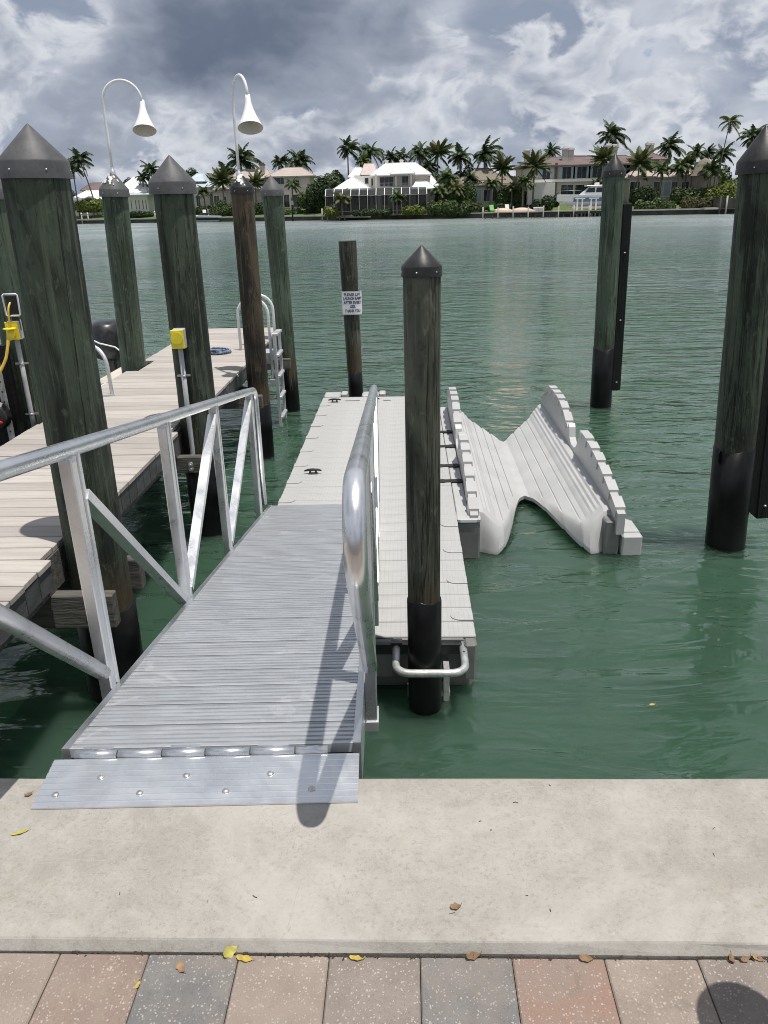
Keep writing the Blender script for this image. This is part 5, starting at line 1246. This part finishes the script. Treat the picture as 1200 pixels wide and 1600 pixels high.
PALMS = [
 (124, 250, 19, 335, 208, 'd', 'tall coconut palm right of the thick capped piling', 2.6), (113, 262, 16, 335, 212, 'd', 'shaded palm partly behind the thick capped piling', 0),
 (236, 266, 17, 330, 214, 'd', 'dark palm showing left of the grey-capped piling top', 0), (222, 278, 12, 330, 216, 'd', 'low dark palm behind the blue house', 0),
 (376, 250, 27, 330, 206, 'd', 'biggest dark palm behind the right-hand lamp', 0), (352, 268, 18, 330, 209, 'd', 'dark palm left of the right-hand lamp pole', 0),
 (347, 284, 20, 334, 195, 'p', 'feathery date palm left of the dark lamp piling', 0), (398, 286, 16, 334, 195, 'p', 'feathery date palm between the two close piling caps', 0),
 (437, 254, 15, 320, 212, 'd', 'smaller dark palm above the tan tiled roof', 0), (467, 253, 20, 320, 210, 'd', 'dark palm at the right end of the tan tiled roof', 0), (456, 288, 13, 334, 190, 'g', 'young palm in front of the tan house terrace', 0),
 (318, 300, 12, 332, 199, 'g', 'small palm beside the pale metal-roofed house', 0),
 (543, 234, 19, 325, 184, 'd', 'leftmost tall palm behind the white house', 0), (579, 238, 20, 325, 186, 'd', 'bushy tall palm behind the left roof of the white house', 0), (566, 252, 14, 325, 183, 'g', 'lighter palm low behind the left roof of the white house', 0),
 (610, 246, 14, 320, 190, 'd', 'small palm between the white house chimneys, left', 0), (627, 246, 13, 320, 191, 'd', 'small palm between the white house chimneys, right', 0),
 (655, 240, 20, 325, 186, 'd', 'dark palm at the right end of the white ridge', 0), (684, 240, 22, 325, 182, 'p', 'round-headed date palm right of the white house', 0), (668, 262, 15, 325, 181, 'd', 'shaded palm low at the right corner of the white house', 0),
 (720, 246, 19, 325, 183, 'd', 'ragged dark palm left of the large dense palm', 0), (757, 242, 23, 325, 181, 'd', 'large dense palm above the thatched brown roof', 0), (700, 278, 18, 330, 172, 'g', 'low palm in the clump right of the white house', 0), (735, 280, 15, 330, 173, 'd', 'low shaded palm before the low beige house', 0),
 (686, 300, 15, 334, 168, 'g', 'short palm near the water right of the pool cage', 0), (712, 296, 14, 334, 167, 'o', 'short olive palm at the end of the waterside hedge', 0),
 (785, 264, 21, 325, 168, 'p', 'fan-headed date palm in front of the brown roof', 0), (767, 288, 14, 325, 166, 'g', 'low palm left of the fan-headed date palm', 0), (800, 292, 12, 325, 166, 'o', 'low olive palm right of the fan-headed date palm', 0),
 (835, 260, 24, 320, 163, 'p', 'full date palm at the left corner of the long beige house', 0), (818, 284, 14, 322, 161, 'g', 'small palm in front of the left corner of the long house', 0),
 (860, 237, 13, 300, 188, 'd', 'palm head peeping over the brown roof near the left chimney', 0),
 (954, 212, 23, 310, 184, 'd', 'tall royal palm above the right part of the brown roof', 0), (944, 250, 22, 318, 163, 'p', 'date palm just left of the black-capped piling', 0), (932, 288, 12, 318, 162, 'o', 'small palm behind the boat cabin', 0),
 (999, 256, 23, 318, 161, 'p', 'date palm just right of the black-capped piling', 0), (1046, 230, 21, 318, 178, 'd', 'dark royal palm right of the last chimney', 0), (1034, 266, 15, 318, 160, 'g', 'slender palm left of the lattice doors', 0),
 (1062, 262, 18, 318, 160, 'g', 'slender palm before the lattice doors', 0), (1074, 258, 17, 318, 162, 'p', 'feathery palm in the middle of the right-hand clump', 0), (1088, 240, 16, 318, 176, 'd', 'dark palm over the thatched hut', 0),
 (1112, 266, 18, 318, 157, 'g', 'drooping palm right of the thatched hut', 0), (1106, 240, 14, 318, 178, 'd', 'dark palm head left of the tall thin coconut palm', 0), (1128, 242, 17, 318, 174, 'd', 'dark palm behind the tall thin coconut trunk', 0),
 (1141, 190, 19, 316, 156, 'o', 'tallest thin coconut palm at the right with a long bare trunk', -1.2), (1176, 214, 21, 318, 168, 'd', 'arching palm beside the big right-hand piling', 0), (1018, 262, 14, 318, 170, 'd', 'shaded palm behind the two right-hand date palms', 0),
 (534, 312, 15, 332, 163.5, 'o', 'small bushy palm before the left part of the pool cage', 0), (620, 308, 13, 330, 163.5, 'g', 'small bushy palm before the middle of the pool cage', 0)]
for p in PALMS:
    kw = {}
    if 'tallest' in p[6]: kw = dict(n=12, tr=0.10)
    palm(p[0], p[1], p[2], p[3], p[4], p[5], p[6], p[7], **kw)

# ---- leafy trees, hedges and shrubs
def foliage(m_, c, r, nleaf, size, rs):
    for _ in range(nleaf):
        while True:
            q = Vector((rs.uniform(-1, 1), rs.uniform(-1, 1), rs.uniform(-1, 1)))
            if 0.25 < q.length < 1: break
        q = q.normalized() * (q.length ** 0.45); p = Vector((c[0] + q.x * r[0], c[1] + q.y * r[1], c[2] + q.z * r[2]))
        nrm = (q + Vector((rs.uniform(-.7, .7), rs.uniform(-.7, .7), rs.uniform(-.4, .9)))).normalized(); u = nrm.orthogonal().normalized(); v = nrm.cross(u); a = rs.uniform(0, 6.3)
        u, v = u * math.cos(a) + v * math.sin(a), v * math.cos(a) - u * math.sin(a); s = size * rs.uniform(0.6, 1.3)
        m_.add([p - u * s, p - v * s * .55, p + u * s, p + v * s * .55], [(0, 1, 2, 3)])
def tree(px0, px1, py_top, py_base, Y, mat_, label, seed, lobes=7, dens=1.0, name='leafy_tree', depth=3.0, cat='tree', trunk=True, size=0.30):
    rs = random.Random(seed); a, b = F(px0, py_base, Y), F(px1, py_top, Y); w_, cx = abs(b.x - a.x), (a.x + b.x) / 2
    g0 = min(ground_z(cx, Y), a.z) - 0.2; h = b.z - g0
    t_ = thing(name, (cx, Y, g0), label, cat)
    m_ = MB()
    for k in range(lobes):
        fx = (k + 0.5) / lobes - 0.5 + rs.uniform(-.06, .06); hh = h * rs.uniform(0.72, 1.0) * (1 - 0.35 * (2 * fx) ** 2 if trunk else 1)
        lw = w_ / lobes * rs.uniform(0.8, 1.15); lo = h * (0.22 if trunk else 0.0); cz = (hh + lo) / 2
        nl = int(dens * 46 * (lw * 2) * (hh - lo)); foliage(m_, (fx * w_ * 0.86, rs.uniform(-.3, .3) * depth, cz), (lw, depth * rs.uniform(.6, 1), (hh - lo) / 2), max(60, nl), size, rs)
    m_.build('crown', mt[mat_], t_)
    if trunk:
        tk = MB(); tk.tube([(0, 0, 0), (0.1, 0, h * 0.3), (0, 0, h * 0.6)], [0.3, 0.22, 0.1], 7)
        for s in (-1, 1): tk.tube([(0.1, 0, h * 0.3), (s * w_ * 0.16, 0, h * 0.52), (s * w_ * 0.26, 0.2, h * 0.68)], [0.16, 0.1, 0.05], 6)
        tk.build('trunk', mt['palm_trunk'], t_)
    return t_
T_ = [
 (484, 524, 262, 335, 182, 'leaf_dark', 'dark broad tree left of the white house', 1, 5), (496, 560, 262, 330, 184, 'leaf_mid', 'mid-green tree behind the left pavilion roof', 2, 6),
 (262, 350, 250, 332, 214, 'leaf_dark', 'dense dark tree behind the grey-capped piling', 3, 8), (186, 270, 268, 330, 226, 'leaf_dark', 'far dark tree behind the white hip roof', 4, 7),
 (636, 712, 258, 334, 180, 'leaf_dark', 'dark tree mass right of the white house', 5, 6), (690, 790, 254, 325, 184, 'leaf_dark', 'dark trees filling the gap behind the low house', 6, 7), (770, 836, 262, 325, 184, 'leaf_dark', 'dark trees left of the long house', 7, 5),
 (1085, 1165, 256, 322, 170, 'leaf_mid', 'broad mid-green tree at the right behind the thin palm', 8, 7), (1095, 1168, 276, 316, 160, 'leaf_bright', 'bright yellow-green tree beside the thin palm trunk', 9, 6), (1022, 1110, 243, 318, 182, 'leaf_dark', 'dark tree mass behind the right-hand palms', 10, 7),
 (1140, 1240, 250, 320, 186, 'leaf_dark', 'dark tree behind the big right-hand piling', 11, 6), (468, 506, 284, 336, 184, 'leaf_mid', 'leafy tree at the right end of the tan house', 12, 4), (120, 168, 300, 340, 208, 'leaf_bright', 'round clipped green bush beside the tall coconut palm', 14, 4),
 (330, 420, 262, 332, 216, 'leaf_dark', 'dark trees behind the wing of the tan house', 18, 7), (560, 650, 262, 325, 192, 'leaf_dark', 'dark trees rising behind the white house roofs', 19, 7), (830, 940, 256, 318, 192, 'leaf_dark', 'dark trees hidden behind the long brown roof', 20, 7), (40, 120, 284, 334, 222, 'leaf_dark', 'dark trees beyond the thick capped piling', 15, 7), (-60, 40, 280, 334, 230, 'leaf_dark', 'dark trees at the far left edge', 16, 8), (1220, 1330, 255, 320, 185, 'leaf_dark', 'dark trees beyond the right edge', 17, 8)]
for q in T_: tree(*q[:7], q[7], q[8])
S_ = [
 (668, 760, 309, 338, 161.8, 'leaf_mid', 'rounded waterside hedge right of the pool cage', 21, 11, 'hedge', 'leaf_mid'), (985, 1060, 306, 333, 152, 'leaf_mid', 'green waterside hedge right of the black-capped piling', 22, 9, 'hedge', ''), (1060, 1118, 304, 331, 151, 'leaf_ochre', 'ochre-tinged waterside shrubs near the thin palm', 23, 6, 'shrub', ''),
 (655, 712, 312, 334, 166, 'leaf_bright', 'light green shrubs behind the waterside hedge', 24, 6, 'shrub', ''), (508, 530, 321, 332, 163, 'leaf_bright', 'low bright shrub at the left post of the pool cage', 25, 3, 'shrub', ''), (626, 662, 318, 328, 163, 'leaf_bright', 'low bright shrub at the right end of the pool cage', 26, 5, 'shrub', ''),
 (548, 616, 325, 331, 163.2, 'leaf_dark', 'clipped dark hedge along the foot of the pool cage', 27, 9, 'hedge', ''), (834, 864, 303, 326, 158, 'leaf_dark', 'rounded dark bush on the lawn left of the boat', 28, 4, 'bush', ''), (864, 874, 300, 318, 163, 'leaf_dark', 'small round shrub at the brown downpipe', 29, 2, 'shrub', ''),
 (195, 240, 327, 339, 200, 'leaf_dark', 'dark hedge before the white hip-roofed house', 30, 6, 'hedge', ''), (300, 330, 318, 330, 198, 'leaf_mid', 'hedge behind the white deck chairs', 31, 4, 'hedge', ''), (440, 500, 322, 340, 183, 'leaf_mid', 'mixed shrubs on the lawn before the tan house', 32, 7, 'shrub', ''), (690, 745, 282, 332, 168, 'leaf_mid', 'tall rounded shrubs half hiding the left end of the low house', 37, 5, 'bush', ''), (775, 832, 288, 326, 167, 'leaf_mid', 'tall shrubs hiding the right end of the low house', 38, 5, 'bush', ''), (985, 1030, 284, 322, 158, 'leaf_dark', 'dark shrubs before the left end of the garden house', 39, 4, 'bush', ''), (1046, 1084, 290, 322, 157, 'leaf_mid', 'green shrubs before the lattice doors', 40, 4, 'bush', ''), (1100, 1150, 284, 322, 155, 'leaf_bright', 'yellow-green shrubs at the foot of the thin palm', 41, 5, 'bush', ''), (328, 372, 312, 340, 190, 'leaf_mid', 'shrubs before the low wing of the tan house', 42, 4, 'bush', ''), (395, 440, 312, 340, 188, 'leaf_dark', 'dark shrubs right of the close piling caps', 43, 4, 'bush', ''), (756, 850, 316, 326, 163, 'leaf_dark', 'low dark hedge before the low beige house', 33, 9, 'hedge', ''), (1080, 1100, 288, 312, 157, 'leaf_mid', 'loose green bush below the thatched hut', 34, 4, 'bush', ''), (480, 512, 300, 338, 182, 'leaf_dark', 'dark thicket between the tan house and the pool cage', 35, 4, 'bush', ''), (560, 600, 300, 330, 190, 'leaf_dark', 'shade tree behind the pool cage', 36, 4, 'bush', '')]
for q in S_[:-1]: tree(*q[:7], q[7], q[8], 1.5, q[9] if q[9] != 'shrub' else 'shrubs', 1.3, q[9], False, 0.24)

# ---- far docks, boats and garden things
fdk = thing('far_dock', (F(848, 333, 150).x, 150.2, 0), 'long low wooden dock with white posts below the long house', 'dock')
x0, x1 = F(753, 333, 150).x - fdk.location.x, F(946, 333, 150).x - fdk.location.x
MB().box(x0, x1, 0, 2.4, 0.95, 1.12).build('deck', mt['dock_wood'], fdk)
MB().box(x0, x1, 0.3, 2.3, 0.55, 0.94).build('beam', mt['far_wall'], fdk)
for i in range(9):
    xx = x0 + 0.2 + (x1 - x0 - 0.4) * i / 8; MB().tube([(xx, 0.1, -1.5), (xx, 0.1, 2.05 if i % 2 == 0 else 1.9)], 0.13, 8).build('post', mt['dock_wood'], fdk)
for i in range(17):
    xx = x0 + 0.8 + (x1 - x0 - 1.6) * i / 16; MB().tube([(xx, 1.2, -1.5), (xx, 1.2, 0.95)], 0.12, 6).build('pile', mt['dock_wood'], fdk)
f2 = thing('far_dock', (F(160, 343, 203).x, 203.3, 0), 'low far dock with white-topped posts at the left', 'dock')
for px_ in (127, 137, 204, 216, 229, 242): 
    xx = F(px_, 340, 203).x - f2.location.x; p_ = MB().tube([(xx, 0, -1.5), (xx, 0, 2.3)], 0.16, 8).build('post', mt['dock_wood'], f2); MB().lathe([(0.2, 2.3), (0.2, 2.4), (0, 2.7)], 8, (xx, 0, 0)).build('post_cap', mt['white_paint'], p_)
a_, b_ = F(118, 343, 203).x - f2.location.x, F(248, 343, 203).x - f2.location.x; MB().box(a_, b_, -0.2, 1.6, 0.85, 1.05).build('deck', mt['dock_wood'], f2)
f3 = thing('far_dock', (F(525, 338, 167).x, 167.6, 0), 'short far jetty with grey posts left of the white house', 'dock')
for px_ in (503, 511, 530, 538): 
    xx = F(px_, 336, 167).x - f3.location.x; MB().tube([(xx, 0, -1.5), (xx, 0, 2.4)], 0.15, 8).build('post', mt['dock_wood'], f3)
a_, b_ = F(495, 338, 167).x - f3.location.x, F(545, 338, 167).x - f3.location.x; MB().box(a_, b_, -0.3, 2.0, 0.85, 1.04).build('deck', mt['dock_wood'], f3)

def hull_mb(L_, W_, H_, flare=0.75):
    m_ = MB(); st = []
    for i in range(13):
        t = i / 12; x = -L_ / 2 + L_ * t; bw = W_ / 2 * (math.sin(min(1.0, (t + 0.02) / 0.5) * PI / 2) ** 0.75); k = (1 - t)
        keel = 0.30 * H_ * max(0, (0.35 - t) / 0.35) ** 1.5; sh = H_ * (1 + 0.16 * k)
        st.append([(x, -bw, sh), (x, -bw * 0.95, sh * 0.80), (x, -bw * flare, H_ * 0.45 + keel * .5), (x, 0, keel), (x, bw * flare, H_ * 0.45 + keel * .5), (x, bw * 0.95, sh * 0.80), (x, bw, sh), (x, bw * 0.8, sh + 0.06), (x, -bw * 0.8, sh + 0.06)])
    st[0] = [(p[0] + (L_ * 0.10 if i_ == 3 else 0), p[1], p[2]) for i_, p in enumerate(st[0])]
    n_ = 9; vs = [p for r_ in st for p in r_]; fs = []; mi = []
    for i in range(12):
        for k in range(n_): fs.append((i * n_ + k, i * n_ + (k + 1) % n_, (i + 1) * n_ + (k + 1) % n_, (i + 1) * n_ + k)); mi.append(1 if k in (1, 4) and i > 2 else 0)
    fs += [tuple(range(n_)), tuple(range(12 * n_, 13 * n_))]; mi += [0, 0]
    m_.add(vs, fs); m_.m = mi; m_.fix = True
    return m_
bp_ = F(918, 322, 153.6)
cb = thing('cruiser_boat', (bp_.x, 153.6, 1.75), 'white and blue cabin boat raised on a lift behind the far dock', 'boat')
hull_mb(11.5, 3.2, 1.75).build('hull', [mt['gelcoat'], mt['gelcoat_blue']], cb)
cab = MB(); cab.prism([(-1.6, 1.9), (0.2, 3.35), (4.2, 3.35), (4.2, 1.9)], 'y', -1.1, 1.1); cab.build('cabin', mt['gelcoat'], cb)
for (xa, xb) in ((-0.3, 0.9), (1.1, 2.3), (2.5, 3.7)): MB().prism([(xa - (0.5 if xa < 0 else 0), 2.35), (xa + 0.1, 3.15), (xb, 3.15), (xb, 2.35)], 'y', -1.13, -1.101).build('cabin_window', mt['window_glass'], cb)
MB().box(-0.6, 5.0, -1.3, 1.3, 3.40, 3.56, b=0.05).build('hardtop', mt['gelcoat'], cb)
MB().box(1.0, 1.8, -0.4, 0.4, 3.57, 3.95, b=0.05).build('radar', mt['gelcoat'], cb)
for xx in (4.6, 4.9): MB().tube([(xx, -1.1, 1.8), (xx, -1.1, 3.45)], 0.04, 6).build('top_post', mt['gelcoat'], cb)
MB().tube([(-5.6, -0.3, 2.1), (-5.2, -1.0, 2.7), (-3.5, -1.4, 2.75), (-1.8, -1.5, 2.7)], 0.025, 6).build('bow_rail', mt['steel'], cb)
lf = thing('boat_cradle', (bp_.x, 152.6, 0), 'white posts of the boat lift around the cabin boat', 'boat lift')
for xx in (-2.2, -1.3, 0.3, 1.2, 4.2, 5.0): MB().box(xx - 0.13, xx + 0.13, -0.5, -0.24, -1.5, 3.0).build('post', mt['white_paint'], lf)
for xx in (-1.75, 0.75): MB().box(xx - 0.9, xx + 0.9, -0.55, -0.19, 3.0, 3.2).build('top_beam', mt['white_paint'], lf)
MB().box(-3, 5.2, -0.1, 2.6, 1.45, 1.70).build('bunk', mt['white_paint'], lf)

def kayak(px, py, Y, L_, mat_, label, cat='canoe'):
    p = F(px, py, Y); m_ = MB(); prof = []
    N = 12; vs = []; fs = []
    for i in range(N + 1):
        t = i / N; w_ = 0.75 * math.sin(PI * min(0.985, max(0.015, t))) ** 0.55; x = (t - 0.5) * L_
        for k in range(7): a = PI * k / 6; vs.append((x, math.cos(a) * w_, 0.75 * math.sin(a) * math.sin(PI * min(.98, max(.02, t))) ** 0.6))
    for i in range(N):
        for k in range(6): fs.append((i * 7 + k, (i + 1) * 7 + k, (i + 1) * 7 + k + 1, i * 7 + k + 1))
    m_.add(vs, fs, 0, True); m_.fix = True
    o = m_.build('upturned_canoe', mt[mat_], None, (p.x, Y, ground_z(p.x, Y) + 0.05)); tag(o, label, cat, 'upturned canoes')
kayak(785, 326, 152.9, 4.4, 'kayak_tan', 'left upturned tan canoe behind the far dock'); kayak(815, 326, 153.1, 5.0, 'kayak_tan', 'right upturned tan canoe behind the far dock')
def simple_box(px, Y, w_, h_, name, mat_, label, cat, group=None):
    p = F(px, 325, Y); t_ = thing(name, (p.x, Y, ground_z(p.x, Y)), label, cat, group)
    MB().box(-w_ / 2, w_ / 2, 0, 0.7, 0.0, h_ * 0.8, b=0.03).build('body', mt[mat_], t_); MB().box(-w_ / 2 - 0.04, w_ / 2 + 0.04, -0.04, 0.74, h_ * 0.80, h_, b=0.03).build('lid', mt[mat_], t_)
simple_box(838, 153.5, 0.9, 0.8, 'dock_box', 'white_paint', 'left white storage box on the far dock', 'box', 'white dock boxes'); simple_box(846, 153.5, 0.9, 0.8, 'dock_box', 'white_paint', 'right white storage box on the far dock', 'box', 'white dock boxes')
def chair(px, Y, mat_, label, rot=0.3):
    p = F(px, 325, Y); t_ = thing('garden_chair', (p.x, Y, ground_z(p.x, Y)), label, 'chair', 'garden chairs', rot=(0, 0, rot))
    MB().box(-0.4, 0.4, -0.5, 0.4, 0.38, 0.46).build('seat', mt[mat_], t_); MB().obox((0, 0.38, 0.45), (0, 0.75, 1.35), 0.8, 0.08, up=(0, 1, 0)).build('backrest', mt[mat_], t_)
    for s in (-0.36, 0.36):
        for q in (-0.45, 0.35): MB().box(s - 0.04, s + 0.04, q - 0.04, q + 0.04, 0, 0.38).build('leg', mt[mat_], t_)
chair(319, 193.5, 'white_paint', 'left white deck chair by the far water'); chair(327, 193.3, 'white_paint', 'right white deck chair by the far water'); chair(770, 152.8, 'green_plastic', 'lime green chair at the end of the long far dock')
chair(794, 160, 'white_paint', 'white lounger left of the pair near the date palm'); 
lb = F(322, 346, 189); lbt = thing('launch_boat', (lb.x, 188.2, -0.3), 'low white launch with a dark hull between the left pilings', 'boat')
h_ = hull_mb(7.5, 2.2, 1.5); h_.m = [1 if m in (1,) else 0 for m in h_.m]; h_.build('hull', [mt['gelcoat'], mt['dark_hull']], lbt); MB().prism([(-1.5, 1.6), (-0.8, 2.3), (0.6, 2.3), (0.6, 1.6)], 'y', -0.7, 0.7).build('windscreen', mt['window_glass'], lbt)
ot = F(352, 340, 190.5); otb = thing('orange_float', (ot.x, 191.6, 1.05), 'orange float lying on the far sea wall', 'float'); MB().tube([(-1.6, 0, 0.35), (-1.3, 0, 0.4), (1.3, 0, 0.4), (1.6, 0, 0.35)], [0.2, 0.35, 0.35, 0.2], 10).build('body', mt['orange_plastic'], otb)
mp = thing('channel_marker', (F(458, 350, 172).x, 172, 0), 'thin dark marker post standing in the water before the tan house', 'post'); MB().tube([(0, 0, -1.6), (0, 0, 4.6)], 0.14, 8).build('post', mt['timber_dark'], mp); MB().box(-0.35, 0.35, -0.2, -0.14, 3.2, 4.0).build('board', mt['dock_wood'], mp)
rd_ = thing('rear_dock', (F(1150, 325, 147).x, 147, 0), 'dark boat landing with posts beside the big right-hand piling', 'dock'); MB().box(-3, 4, 0, 4, 0.9, 2.6).build('screen_wall', mt['far_wall'], rd_); MB().box(-5.5, -3.0, -0.2, 1.5, 0.8, 1.1).build('slab', mt['far_cap'], rd_)
for xx in (-2.9, -1.8, 0.5): MB().tube([(xx, -0.2, -1.5), (xx, -0.2, 3.0)], 0.16, 8).build('post', mt['dock_wood' if xx == -1.8 else 'far_wall'], rd_)
